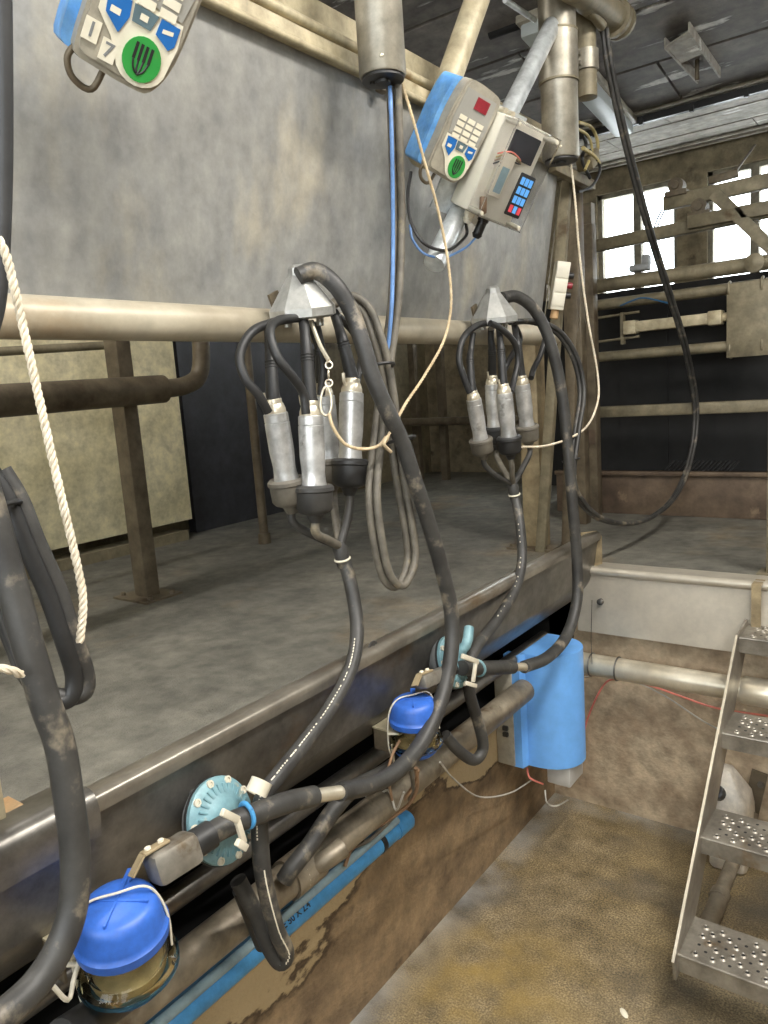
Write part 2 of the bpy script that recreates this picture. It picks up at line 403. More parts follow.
def text(s, size, o, right, up, m, parent, name='lettering', depth=.0006, label=None):
    cu = bpy.data.curves.new('t', 'FONT'); cu.body = s; cu.size = size; cu.extrude = depth; cu.align_x = 'CENTER'; cu.align_y = 'CENTER'; cu.offset = size * .02
    tmp = bpy.data.objects.new('t', cu); COL.objects.link(tmp)
    bpy.context.view_layer.update()
    me = bpy.data.meshes.new_from_object(tmp)
    bpy.data.objects.remove(tmp); bpy.data.curves.remove(cu)
    right = V(right).normalized(); up = V(up); up = (up - right * up.dot(right)).normalized(); n = right.cross(up)
    rot = Matrix((right, up, n)).transposed(); org = ORG[parent.name]
    for v in me.vertices: v.co = rot @ v.co + V(o) - org
    me.materials.append(M[m])
    ob = bpy.data.objects.new(name, me); COL.objects.link(ob); ob.parent = parent
    ORG[ob.name] = org
    if label: ob['label'] = label
    return ob


def struct(name, b, m, label):
    return obj(name, b, m, label=label, kind='structure')


def basis(n, du, dv, o=None):
    """frame facing n whose up runs along picture direction (du, dv): columns right, up, normal"""
    n = V(n).normalized(); w = R @ V((du, dv, 0)); f_ = (V(o) - CAM).normalized()
    w = w - f_ * w.dot(f_); up = (w - f_ * (w.dot(n) / f_.dot(n))).normalized()
    r = up.cross(n)
    return Matrix((r, up, n)).transposed()


# ================================================================== THE ROOM
ZP = .95          # cow platform above pit floor
XW, YE = -1.2, 2.6
struct('floor', B().span((XW - .05, -1.6, -.1), (1.3, YE + .05, 0)), 'floor', 'damp brown concrete floor of the milking pit')
struct('wall_left', B().span((XW - .12, -1.6, 0), (XW, YE + .1, .54)), 'pit_wall', 'scabby brown side wall of the pit under the pipes')
struct('wall_front', B().span((XW, YE, 0), (1.3, YE + .12, ZP - .06)), 'end_wall', 'blotchy end wall of the pit behind the metal steps')
struct('wall_right', B().span((1.2, -1.6, 0), (1.32, YE, ZP)), 'end_wall', 'side wall of the pit on the right')
struct('wall_left', B().span((-1.75, -1.6, .5), (-1.65, YE + .1, ZP - .1)).span((-1.65, -1.6, .44), (XW - .012, YE + .1, .546)).span((-1.75, YE, .44), (XW + .1, YE + .12, ZP - .1)), 'black_sheet_and_shade', 'recess under the cow platform behind the pipes, its shade painted black')  # black lining paints in the shade under the platform
pf = B().span((-3.4, -1.6, ZP - .1), (XW + .04, YE + .02, ZP)).span((-3.4, YE + .02, ZP - .1), (3.4, 5.3, ZP)).span((1.2, -1.6, ZP - .02), (3.4, YE + .02, ZP))
struct('floor', pf, 'platform', 'grey gritty cow standing platform around the pit')
bw = B(); bw.span((-3.4, -1.72, 0), (3.4, -1.6, 1.7)); bw.span((-3.4, -1.72, 3.1), (3.4, -1.6, 4.1)); bw.span((-3.4, -1.72, 1.7), (-1.6, -1.6, 3.1)); bw.span((2.4, -1.72, 1.7), (3.4, -1.6, 3.1)); bw.span((.3, -1.72, 1.7), (.5, -1.6, 3.1))  # openings added so daylight fills in the end wall
struct('wall_back', bw, 'dim_wall', 'wall behind the pit with wide openings added to let in fill light')
for k, (a, b_) in enumerate(((-1.6, .3), (.5, 2.4))):  # frames for the added daylight openings
    fr = B(); fr.span((a, -1.68, 1.7), (b_, -1.63, 1.74)); fr.span((a, -1.68, 3.06), (b_, -1.63, 3.1)); fr.span(((a + b_) / 2 - .03, -1.68, 1.7), ((a + b_) / 2 + .03, -1.63, 3.1))
    struct('window_%d' % (k + 8), fr, 'frame', 'frame of a wide opening added behind the pit for fill light')
# outer side walls
struct('wall_left', B().span((-3.52, -1.6, ZP - .1), (-3.4, 5.3, 4.1)), 'dim_wall', 'dark rear wall of the cow standing')
struct('wall_right', B().span((3.4, -1.6, ZP - .1), (3.52, 5.3, 4.1)), 'dim_wall', 'outer wall on the right')

# roof: smoky boards sloping down to the joint, pale soffit beyond
YJ, ZJ, SL = 4.4, 3.02, .137
def roofz(y): return ZJ + (YJ - y) * SL
cb = B()
rs = [(-.04 + 0)]
yy = YJ - .05
rows = []
while yy > -1.7:
    rows.append((yy, yy - .42)); yy -= .44
for i, (ya, yb) in enumerate(rows):
    x0 = -3.5 - (i % 2) * .5
    while x0 < 3.5:
        x1 = x0 + 1.16
        a = V((max(x0, -3.5), ya, roofz(ya))); b_ = V((min(x1, 3.5), ya, roofz(ya)))
        c = V((min(x1, 3.5), yb, roofz(yb))); d = V((max(x0, -3.5), yb, roofz(yb)))
        if b_.x > a.x: cb.prism([a, b_, c, d], (0, 0, .03))
        x0 += 1.172
cb.prism([V((-3.5, YJ, roofz(YJ) + .025)), V((3.5, YJ, roofz(YJ) + .025)), V((3.5, -1.8, roofz(-1.8) + .025)), V((-3.5, -1.8, roofz(-1.8) + .025))], (0, 0, .05))
struct('ceiling', cb, 'ceiling', 'dark smoky ceiling boards with pale seams')
sb = B()
for k, (ya, yb) in enumerate(((4.42, 4.6), (4.605, 4.86), (4.865, 5.18))):
    x0 = -3.5 - k * .37
    while x0 < 3.5:
        a, b_ = max(x0, -3.5), min(x0 + 1.1, 3.5)
        if b_ > a: sb.span((a, ya, 3.0 - .004 * k), (b_, yb, 3.04))
        x0 += 1.106
sb.span((-3.5, 4.38, 3.02), (3.5, 5.3, 3.1))
struct('ceiling', sb, 'soffit', 'pale peeling soffit above the windows')
tb = B()
tb.bar((-3.4, YJ - .01, 2.99), (3.4, YJ - .01, 2.99), .03, .035)
for k in range(26): tb.box((-3.2 + k * .26, YJ - .03, 2.975), (.02, .02, .03))
struct('trim_1', tb, 'black_plastic', 'dark gap strip where the ceiling boards meet the soffit')
tb = B(); tb.bar((-3.4, 5.12, 2.985), (3.4, 5.12, 2.985), .035, .02); tb.bar((-3.4, 5.04, 2.982), (3.4, 5.04, 2.982), .02, .012)
struct('trim_2', tb, 'soffit', 'peeling edge strip above the windows')

# window wall with openings
YW = 5.2
def wx(u, v=240): return at(u, v, y=YW).x
edges = [(wx(597), wx(632)), (wx(640), wx(677)), (wx(707), wx(750)), (wx(757), wx(757) + .28)]
ww = B(); zs, zt = 2.06, 2.84
ww.span((-3.4, YW, ZP - .1), (3.4, YW + .16, zs)); ww.span((-3.4, YW, zt), (3.4, YW + .16, 3.1))
opn = [(edges[0][0], edges[1][1]), (edges[2][0], edges[3][1])]
more = [(opn[1][1] + .32, opn[1][1] + 1.2), (opn[1][1] + 1.5, opn[1][1] + 2.3), (-3.1, -2.5)]
allo = sorted(opn + more); xx = -3.4
for a, b_ in allo:
    ww.span((xx, YW, zs), (a, YW + .16, zt)); xx = b_
ww.span((xx, YW, zs), (3.4, YW + .16, zt))
struct('wall_front', ww, 'win_wall', 'grimy window wall beyond the cow platform')
for i, (a, b_) in enumerate(allo):
    fr = B(); t = .028
    fr.span((a, YW + .03, zs), (b_, YW + .08, zs + t)); fr.span((a, YW + .03, zt - t), (b_, YW + .08, zt))
    fr.span((a, YW + .03, zs), (a + t, YW + .08, zt)); fr.span((b_ - t, YW + .03, zs), (b_, YW + .08, zt))
    if (a, b_) == opn[0]: mu = (edges[0][1] + edges[1][0]) / 2
    elif (a, b_) == opn[1]: mu = (edges[2][1] + edges[3][0]) / 2
    else: mu = (a + b_) / 2
    fr.span((mu - .024, YW + .025, zs), (mu + .024, YW + .085, zt))
    w = obj('window_%d' % (i + 1), fr, 'frame', label='window frame letting in glaring daylight', kind='structure')
    obj('pane', B().span((a, YW + .05, zs), (b_, YW + .056, zt)), 'pane', w)

# cream boards on the rear wall, dark slate panel next to them
XR = -3.15
cw = B()
cw.span((XR - .07, -.6, 1.05), (XR, 2.5, 2.15))
struct('trim_3', cw, 'cream_wall', 'stained cream board lining the rear of the stall')
struct('trim_4', B().span((XR - .1, -.6, ZP), (XR + .02, 2.45, 1.0)), 'dim_wall', 'cream plinth under the rear board')
struct('trim_5', B().span((XR - .16, 2.6, ZP), (XR - .1, 3.75, 2.2)), 'navy', 'dark slate panel behind the thin post')

# ================================================================== PIT EDGE
# ---- stainless kerb along the pit
kx0, kz0 = -.985, 1.085      # outer lip
Ya, Yb = -1.4, 2.6
t = thing('pit_kerb', 'long worn stainless steel kerb edging the left platform above the pipes', 'kerb', (kx0, .6, .84))
def sect(pts, y0, y1, b): b.prism([V((x, y0, z)) for x, z in pts], (0, y1 - y0, 0)); return b
def strip(path, th):   # sheet section from a path of (x, z): offset inwards
    out = list(path); inner = [(x - th, z - th * .4) for x, z in reversed(path)]
    return out + inner
def curvp(p0, c, p1, n=6):
    return [((1 - s) ** 2 * p0[0] + 2 * s * (1 - s) * c[0] + s * s * p1[0], (1 - s) ** 2 * p0[1] + 2 * s * (1 - s) * c[1] + s * s * p1[1]) for s in [k / n for k in range(n + 1)]]
lip = [(-1.038, 1.078)] + curvp((-1.01, 1.086), (kx0 + .002, 1.09), (kx0, 1.072)) + [(kx0 - .002, 1.058)]
obj('lip', sect(strip(lip, .006), Ya, Yb, B()), 'kerb_lip', t)
face = [(kx0 - .010, 1.062), (-1.018, .915)] + curvp((-1.018, .915), (-1.022, .895), (-1.075, .835))
obj('face', sect(strip(face, .005), Ya, Yb - .004, B()), 'kerb', t)
obj('underside', sect(strip([(-1.075, .838), (-1.16, .82)], .004), Ya, Yb - .004, B()), 'kerb', t)
ec = B(); ec.prism([V((-1.08, Yb, 1.075)), V((kx0 - .02, Yb, 1.088)), V((kx0, Yb, 1.07)), V((kx0, Yb, .965)), V((kx0 - .03, Yb, .955)), V((kx0 - .04, Yb, 1.05)), V((-1.08, Yb, 1.05))], (0, .008, 0))
obj('end_cap', ec, 'beige_post', t)
sp = B(); q0, q1 = .38, .55
sect(strip([(-1.08, 1.083)] + curvp((-1.01, 1.095), (kx0 + .006, 1.097), (kx0 + .006, 1.06)) + [(kx0 + .002, 1.025)], .006), Ya, q1, sp)
obj('splice_plate', sp, 'kerb', t)
c = at(22, 864, x=kx0 - .01)
obj('bolt', B().lathe(c, (1, 0, .2), [(0, .007), (.004, .007), (.006, .004)], 8), 'sticker_white', t, label='white bolt head')
for (u, v) in ((190, 792), (372, 648), (600, 602)):
    p = at(u, v, x=-1.012)
    if u < 500:
        obj('bolt', B().lathe(p, (1, 0, -.15), [(0, .018), (.003, .018), (.004, .009), (.012, .008), (.012, .003)], 12), 'dusty_rubber', t)

# ---- end panel
t = thing('end_panel', 'wide stainless splash panel across the end of the pit above the wall', 'panel', (-.4, 2.56, .72))
ep = B(); ep.prism([V((-1.06, 2.575, .945)), V((.9, 2.575, .945)), V((.9, 2.545, .72)), V((-1.06, 2.545, .72))], (0, .006, 0))
obj('sheet', ep, 'stainless', t)
ep = B(); ep.tube([(-1.06, 2.575, .945), (.9, 2.575, .945)], .016, 12, 1); ep.span((-1.06, 2.575, .94), (.9, 2.66, .958))
obj('top_rail', ep, 'stainless', t)
p = at(600, 602, y=2.55)
obj('bolt', B().lathe(p, (0, -1, 0), [(-.01, .012), (.003, .012), (.006, .006)], 10), 'kerb', t)
# ---- end pipe
t = thing('vacuum_pipe', 'thick horizontal stainless pipe along the end wall under the splash panel', 'pipe', (-.3, 2.47, .56))
z0 = .626; r0 = .039
obj('pipe_run', B().tube([(-1.16, 2.47, z0), (.95, 2.47, z0)], r0, 24, 1), 'bright_steel', t)
for u in (592, 618):
    xx = at(u, 670, y=2.47).x
    obj('clamp_ring', B().torus((xx, 2.47, z0), (1, 0, 0), r0 + .002, .003, 24, 6), 'kerb', t)
xx = at(742, 690, y=2.47).x
obj('coupling', B().lathe((xx, 2.47, z0), (1, 0, 0), [(0, r0), (.01, r0 + .006), (.12, r0 + .006), (.13, r0)], 24), 'bright_steel', t)
obj('tie_wire', B().tube([at(592, 600, y=2.54), at(591, 640, y=2.53), at(592, 664, y=2.41)], .0012, 6, 1), 'black_plastic', t)

# ---- cables at the end wall
pts = [at(583, 735, y=2.56), at(590, 712, y=2.57), at(603, 686, y=2.57), at(616, 679, y=2.54), at(645, 684, y=2.57), at(680, 696, y=2.57), at(716, 708, y=2.57), at(768, 716, y=2.57)]
obj('cable', B().tube(pts, .0036, 8, 5), 'red_cable', label='salmon red cable running from blue box to the steps', cat='cable')
pts = [at(560, 676, y=2.56), at(585, 677, y=2.55), at(600, 674, y=2.55), at(630, 680, y=2.57), at(665, 696, y=2.58), at(714, 727, y=2.58), at(768, 744, y=2.58)]
obj('cable', B().tube(pts, .003, 8, 5), 'grey_cable', label='thin white cable sagging below the red one on the end wall', cat='cable')

# ================================================================== STEPS
t = thing('steps', 'metal steps with perforated treads leading out of the pit', 'steps', (-.2, 2.0, 0))
XS, XS2 = -.482, .12
TR = [(.2, 1.735), (.4, 1.955), (.6, 2.19), (.82, 2.41)]
def stringer(x):
    b = B()
    lo = V((x, 1.70, .15)); hi = V((x, 2.435, .80))
    b.prism([V((x, 1.715, .14)), V((x, 1.70, .2)), V((x, 2.395, .83)), V((x, 2.54, .84)), V((x, 2.54, .77)), V((x, 1.83, .135))], (.006 if x < 0 else -.006, 0, 0))
    return b
obj('stringer', stringer(XS - .006), 'tread', t)
obj('stringer', stringer(XS2 + .006), 'tread', t)
b = B(); b.bar((XS - .004, 1.700, .2), (XS - .004, 2.395, .83), .006, .004)
obj('stringer_edge', b, 'bright_steel', t)
for k, (z, y0) in enumerate(TR):
    dp = .16 if k < 3 else .14
    b = B()
    b.span((XS, y0, z - .003), (XS2, y0 + dp, z))
    b.box(((XS + XS2) / 2, y0 + .002, z - .024), (XS2 - XS, .004, .048))
    b.box(((XS + XS2) / 2, y0 + dp - .002, z - .016), (XS2 - XS, .004, .03))
    b.tube([(XS, y0 + .001, z - .002), (XS2, y0 + .001, z - .002)], .0035, 8, 1)
    hx = XS + .035; col = 0
    while hx < XS2 - .025:
        for j in range(4):
            hy = y0 + .024 + j * .036 + (.018 if col % 2 else 0)
            if hy > y0 + dp - .012: continue
            big = (col + j) % 3 != 1
            rr = .0078 if big else .0052
            if big:
                b.lathe((hx, hy, z - .0005), (0, 0, 1), [(0, rr + .004), (.003, rr + .001), (.004, rr - .001), (.001, rr - .003)], 10, False, False)
            b.mi = 1
            b.lathe((hx, hy, z), (0, 0, 1), [(.0006, rr - .001), (.001, .0001)], 10, False, True)
            b.mi = 0
        hx += .02; col += 1
    obj('tread', b, ['tread', 'ink'], t)
p = at(757, 640, y=2.5)
xs_ = at(757, 600, y=2.545).x
b = B(); b.span((xs_ - .014, 2.53, .79), (xs_ + .014, 2.535, .955)); b.span((xs_ - .014, 2.53, .955), (xs_ + .014, 2.60, .96))
obj('hook_strap', b, 'beige_post', t)

# ---- things under the steps
t = thing('jerrycan', 'white plastic jerrycan with a black cap standing behind the steps', 'jerrycan', at(724, 862, z=0))
q = at(724, 862, z=0); cx_, cy_ = q.x + .02, q.y + .02
b = B()
def can_ring(z, w, d, ox=0): return [V((cx_ + ox + w * .5 * sx_ * (1 if k else .82), cy_ + d * .5 * sy_ * (.82 if k else 1), z)) for sx_, sy_, k in ((-1, -1, 1), (-1, -1, 0), (1, -1, 0), (1, -1, 1), (1, 1, 1), (1, 1, 0), (-1, 1, 0), (-1, 1, 1))]
rings = [[b.bm.verts.new(p) for p in can_ring(*a)] for a in ((0, .10, .13), (.012, .115, .15), (.16, .118, .152), (.20, .115, .15), (.25, .10, .13, .0), (.30, .06, .09, -.012), (.335, .035, .05, -.02))]
for A_, B_ in zip(rings, rings[1:]):
    for k in range(8): b._f([A_[k], A_[(k + 1) % 8], B_[(k + 1) % 8], B_[k]])
b._f(rings[0][::-1]); b._f(rings[-1])
obj('body', b, 'can', t, ang=60)
obj('cap', B().lathe((cx_ - .028, cy_ - .05, .262), (-.25, -.75, .6), [(-.01, .018), (.004, .018), (.004, .024), (.028, .024), (.031, .02)], 16), 'black_plastic', t, label='black screw cap')
p = [at(706, 925, z=.06), at(724, 880, z=.10), at(745, 835, z=.16), at(752, 800, z=.24)]
t = thing('drain_pipe', 'dull grey pipe leaning up behind the steps beside the jerrycan', 'pipe', p[0])
obj('pipe_run', B().tube([at(702, 940, z=.04), at(744, 835, z=.10), at(752, 812, z=.16)], .022, 14, 1), 'wash_pipe', t)
obj('sleeve', B().tube([at(702, 940, z=.04), at(720, 897, z=.065)], .026, 14, 1), 'wash_pipe', t)
obj('collar', B().tube([at(718, 899, z=.0635), at(721, 893, z=.067)], .029, 14, 1), 'wash_pipe', t)
t = thing('wall_bracket', 'dark steel strap bolted to the end wall beside the jerrycan', 'bracket', at(748, 800, y=2.59))
b = B(); b.bar(at(760, 772, y=2.59), at(742, 850, y=2.59), .01, .05, up=(1, 0, 0)); obj('strap', b, 'brown_steel', t)
obj('bolt', B().lathe(at(761, 784, y=2.585), (0, -1, 0), [(0, .01), (.012, .01), (.013, .005)], 8), 'kerb', t)

# ================================================================== PIPES UNDER THE KERB
def run(u, v, x, y0, y1):
    p = at(u, v, x=x); return [V((x, y0, p.z)), V((x, y1, p.z))]
# big grey milk line
t = thing('milk_pipe', 'fat grime-coated grey pipe running under the kerb along the pit', 'pipe', at(250, 912, x=-1.08))
p = run(250, 910, -1.08, -.6, 2.13)
obj('pipe_run', B().tube(p, .037, 20, 1), 'wash_pipe', t)
q = at(296, 875, x=-1.08); q.z = p[0].z
obj('pipe_clip', B().torus(q, (0, 1, 0), .041, .003, 24, 6), 'bright_steel', t)
obj('inlet_socket', B().lathe(q + V((0, -.03, 0)), (0, 1, 0), [(0, .0375), (.0, .044), (.09, .044), (.09, .0375)], 20), 'wash_pipe', t)
obj('branch', B().tube([q + V((.01, .03, .0)), q + V((.045, .05, .02)), q + V((.06, .09, .03))], .022, 14, 3), 'wash_pipe', t)
# upper dark pipe tucked behind
p = run(250, 845, -1.13, -.6, 2.4)
obj('pipe', B().tube(p, .022, 16, 1), 'kerb', label='slim dark pipe tucked right under the kerb behind the fat grey one', cat='pipe')
# blue pipe with end cap
PB = at(340, 877, x=-1.165)
ye = at(408, 825, x=-1.165).y
t = thing('blue_water_pipe', 'bright blue plastic water pipe with capped end fixed to the pit wall', 'pipe', V((-1.165, .9, PB.z)))
obj('pipe_run', B().tube([(-1.165, -.6, PB.z), (-1.165, ye - .06, PB.z)], .0255, 24, 1), 'blue_pipe', t)
obj('end_cap', B().lathe((-1.165, ye - .065, PB.z), (0, 1, 0), [(0, .028), (.06, .028), (.066, .024), (.068, .012)], 24), 'blue_pipe', t)
yc = at(377, 845, x=-1.165).y
obj('pipe_clamp', B().lathe((-1.165, yc, PB.z), (0, 1, 0), [(0, .0275), (.016, .0275)], 24), 'black_plastic', t)
for y_ in (.2, 1.0, yc): obj('wall_clip', B().span((-1.2, y_, PB.z - .012), (-1.18, y_ + .02, PB.z + .03)), 'black_plastic', t)
pt = at(296, 906, x=-1.14); nrm = (CAM - V((-1.165, pt.y, PB.z))); nrm.y = 0; nrm.normalize()
po = V((-1.165, pt.y, PB.z)) + nrm * .026
text('PE 50 X 2.4', .021, po, (0, 1, 0), nrm.cross(V((0, 1, 0))), 'ink', t, depth=.0003)
# second, darker blue channel and a grey-blue conduit
p = at(300, 893, x=-1.19)
obj('blue_channel', B().tube([(-1.172, -.6, PB.z + .062), (-1.172, 1.5, PB.z + .062)], .024, 14, 1), 'dark_blue', label='dark blue pipe lying just above the bright blue one', cat='pipe')
obj('conduit', B().tube([(-1.148, -.6, PB.z + .038), (-1.148, 1.48, PB.z + .040)], .0115, 12, 1), 'grey_blue', label='thin grey blue conduit squeezed between the two blue pipes', cat='conduit')
# brown cables tied to the conduit
t = thing('cable_bundle', 'brown cables tied in a bundle hanging by the blue pipe end', 'cable', at(370, 850, x=-1.13))
for k, (pts, m) in enumerate((
        ([(345, 866, -1.13), (352, 845, -1.12), (358, 838, -1.12), (375, 822, -1.10), (398, 806, -1.06), (414, 785, -1.02), (418, 770, -1.0)], 'brown_cable'),
        ([(349, 852, -1.12), (365, 835, -1.12), (385, 822, -1.1), (408, 805, -1.05), (417, 788, -1.02), (416, 768, -1.0)], 'brown_cable'),
        ([(352, 848, -1.125), (372, 838, -1.12), (395, 815, -1.09), (412, 792, -1.03), (411, 770, -1.0)], 'grey_rubber'))):
    obj('strand', B().tube(line(pts), .005, 8, 5), m, t)
obj('tie', B().torus(at(360, 838, x=-1.12), V((0, 1, .3)), .011, .003, 14, 6), 'dusty_rubber', t)
obj('cable', B().tube(line([(404, 792, -1.0), (396, 810, -1.03), (388, 790, -1.06), (372, 800, -1.1), (360, 790, -1.12), (345, 785, -1.12)]), .003, 6, 5), 'grey_cable', label='white wire looping under the far blue capped jar', cat='cable')
obj('cable', B().tube(line([(440, 762, -1.0), (455, 780, -1.04), (480, 797, -1.09), (510, 793, -1.12), (532, 780, -1.12)]), .0026, 6, 6), 'grey_cable', label='thin pale wire drooping from the far jar to the blue box', cat='cable')

# ================================================================== BLUE CONTROL BOX
t = thing('pulsator_box', 'light blue curved plastic control box on the pit wall near the corner', 'control box', (-1.1, 2.27, .36))
bx0, by0, by1, bz0, bz1 = -1.13, 2.145, 2.40, .345, .745
b = B()
arc = []
for k in range(17):
    a = PI * k / 16
    arc.append((bx0 + .03 + .155 * math.sin(a) ** .75, by0 + .03 + (by1 - by0 - .03) * (1 - math.cos(a)) / 2))
poly = [(bx0, by0 + .03)] + arc + [(bx0, by1)]
b.prism([V((x, y, bz0)) for x, y in poly], (0, 0, bz1 - bz0))
obj('cover', b, 'blue_plastic', t)
b = B(); b.prism([V((bx0 - .03, by0, bz0)), V((bx0 + .026, by0, bz0)), V((bx0 + .035, by0 + .035, bz0)), V((bx0 - .03, by0 + .035, bz0))], (0, 0, bz1 - bz0 + .0))
obj('side_flange', b, 'blue_plastic', t)
b = B(); b.box((bx0 - .035, (by0 + by1) / 2 - .0, (bz0 + bz1) / 2 - .03), (.068, by1 - by0 + .01, bz1 - bz0 - .06), bev=.006)
obj('back_case', b, 'grey_plastic', t)
for dz in (0, .022): obj('latch', B().box((bx0 - .03, by0 - .008, .46 + dz), (.02, .014, .016), bev=.003), 'black_plastic', t)
b = B(); b.box((bx0 + .115, 2.29, bz0 - .035), (.085, .12, .09), bev=.006)
obj('lower_housing', b, 'grey_case', t)
obj('cable_loop', B().tube(line([(545, 790, -1.05), (547, 803, -1.04), (556, 806, -1.03), (568, 800, -1.02)]), .003, 8, 4), 'grey_cable', t)
obj('red_lead', B().tube(line([(527, 768, -1.12), (530, 778, -1.1), (543, 784, -1.08)]), .0035, 8, 4), 'red_cable', t)

# ================================================================== SPLASH SHEET AND RAILS ABOVE
YE2 = 2.62
t = thing('splash_sheet', 'large weathered sheet steel panel hanging above the cow platform', 'panel', (-1.19, 1.0, 1.84))
b = B(); b.prism([V((-1.205, -1.0, 1.83)), V((-1.205, YE2, 1.83)), V((-1.115, YE2, 2.365)), V((-1.115, -1.0, 2.365))], (-.004, 0, 0))
obj('sheet', b, 'sheet', t)
b = B(); b.prism([V((-1.195, YE2, 1.80)), V((-1.105, YE2 + .01, 2.33)), V((-1.13, YE2 + .05, 2.33)), V((-1.22, YE2 + .05, 1.80))], (-.003, .0, 0))
obj('end_flange', b, 'old_steel', t)
obj('rump_rail', B().tube([(-1.2, -1.0, 1.805), (-1.2, YE2 + .1, 1.805)], .036, 24, 1), 'rail_steel',
    label='thick limescaled steel tube rail along the bottom of the splash sheet', cat='rail')
t = thing('top_rail', 'cream stained channel rail along the top of the splash sheet', 'rail', (-1.1, 1.0, 2.36))
b = B(); b.span((-1.135, -1.0, 2.36), (-1.095, YE2, 2.395)); b.tube([(-1.095, -1.0, 2.362), (-1.095, YE2, 2.362)], .008, 10, 1)
b.span((-1.14, -1.0, 2.36), (-1.132, YE2, 2.42))
obj('channel', b, 'cream_metal', t)
b = B()
b.span((-1.235, -1.0, 2.37), (-1.15, YE2 + .15, 2.51), bev=.006)
obj('beam', b, 'cream_metal', t)
obj('conduit', B().tube([(-1.128, -1.0, 2.432), (-1.128, YE2 + .05, 2.432)], .011, 12, 1), 'cream_metal', t)
for u, v in ((383, 95),):
    p = at(u, v, x=-1.09)
    obj('bracket', B().box((-1.092, p.y, 2.352), (.02, .03, .03), bev=.003), 'brown_steel', t)

# post carrying the rail end
t = thing('rail_post', 'beige pitted square post at the far end of the rump rail', 'post', (-1.38, 2.88, ZP))
b = B(); b.box((-1.36, 2.86, (ZP + 1.86) / 2), (.085, .085, 1.86 - ZP), bev=.008); obj('shaft', b, 'beige_post', t)
b = B(); b.box((-1.36, 2.86, ZP + .005), (.2, .18, .01)); obj('foot_plate', b, 'brown_steel', t)
for sx_ in (-1, 1):
    obj('bolt', B().lathe((-1.36 + .08 * sx_, 2.79, ZP + .01), (0, 0, 1), [(0, .011), (.012, .011), (.014, .006)], 6), 'brown_steel', t)

# near-left stall post, horizontal rail with elbow
t = thing('stall_post', 'square grimy steel post bolted to the platform on the left', 'post', (-2.32, 1.63, ZP))
px_, py_ = -2.36, 1.63
b = B(); b.box((px_, py_, (ZP + 1.92) / 2), (.075, .06, 1.92 - ZP), bev=.005); obj('shaft', b, 'brown_steel', t)
b = B(); b.box((px_, py_, ZP + .004), (.2, .16, .008)); obj('foot_plate', b, 'brown_steel', t)
for dx, dy in ((-.08, -.05), (.08, -.05), (.08, .05)):
    obj('bolt', B().lathe((px_ + dx, py_ + dy, ZP + .008), (0, 0, 1), [(0, .01), (.012, .01), (.014, .006)], 6), 'brown_steel', t)
t = thing('stall_rail', 'thick horizontal grimy pipe rail ending in an upturned elbow', 'rail', (-2.3, 1.2, 1.6))
X_ = -2.27
za = at(120, 394, x=X_).z
zz = [at(0, 401, x=X_), at(163, 389, x=X_), at(190, 385, x=X_), at(200, 372, x=X_), at(200, 330, x=X_)]
h = zz[0] - (zz[1] - zz[0]).normalized() * .6
obj('pipe_run', B().tube([h, zz[1]], .05, 18, 1), 'brown_steel', t)
obj('elbow', B().tube([zz[1], zz[2] - V((0, .02, 0)), zz[3], zz[4], zz[4] + V((0, 0, .25))], .033, 16, 5), 'brown_steel', t)
obj('upper_stall_rail', B().tube([at(-40, 354, x=-2.6), at(128, 344, x=-2.6)], .016, 12, 1), 'old_steel',
    label='slim straight rail high on the left behind the square post', cat='rail')
# thin post
p = at(265, 543, z=ZP)
t = thing('thin_post', 'thin round brown post standing in front of the dark slate panel', 'post', p)
obj('shaft', B().tube([p, V((p.x, p.y, 2.0))], .022, 14, 1), 'brown_steel', t)
obj('foot', B().lathe(p, (0, 0, 1), [(0, .032), (.05, .03), (.052, .022)], 14), 'brown_steel', t)
# far dark rail in the stall
b = B().tube([at(330, 424, y=4.6), at(540, 419, y=4.6)], .03, 12, 1)
obj('far_stall_rail', b, 'brown_steel', label='dark horizontal rail far back in the stall between the clusters', cat='rail')
b = B(); p0 = at(440, 480, y=4.8)
for u in (415, 442, 548): 
    q = at(u, 400, y=4.75); b = B(); b.box((q.x, 4.75, 1.6), (.05, .05, 1.3)); obj('back_post', b, 'brown_steel', label={415: 'dark post far back in the stall right of the near cluster', 442: 'dark upright beside it, left of the far cluster', 548: 'dark upright far back hidden behind the beige post'}[u], cat='post')

# ================================================================== FAR GATE AND MACHINERY
YG = 3.7
def gx(u, v=400, y=YG): return at(u, v, y=y).x
def gz(u, v, y=YG): return at(u, v, y=y).z
t = thing('entry_gate', 'khaki tubular gate with rails and a rusty kick board at the platform end', 'gate', (-.9, YG, ZP))
x0, x1 = gx(592), gx(768)
zu = gz(680, 268)
obj('rail', B().tube([(x0 - .1, YG, gz(585, 288)), (x1 + .3, YG, gz(585, 288))], .033, 16, 1), 'old_steel', t)
obj('rail', B().tube([(x0, YG + .05, gz(600, 305, YG + .05)), (x1 + .3, YG + .05, gz(600, 305, YG + .05))], .026, 16, 1), 'old_steel', t)
obj('rail', B().tube([(x0, YG, gz(600, 357)), (x1 + .3, YG, gz(600, 357))], .024, 16, 1), 'old_steel', t)
b = B(); zr = gz(680, 409); b.box(((x0 + x1) / 2 + .1, YG, zr), (x1 - x0 + .5, .035, .055), bev=.008); obj('rail', b, 'old_steel', t)
b = B(); b.bar((x0 + .02, YG - .0, ZP + .25), (x0 + .02, YG, zu + .02), .04, .03); obj('stile', b, 'old_steel', t)
t2 = gz(680, 471)
b = B(); b.box(((x0 + x1) / 2 + .15, YG, (ZP + t2) / 2), (x1 - x0 + .7, .03, t2 - ZP), bev=.004)
b.box(((x0 + x1) / 2 + .15, YG - .01, t2 - .01), (x1 - x0 + .7, .05, .02), bev=.003)
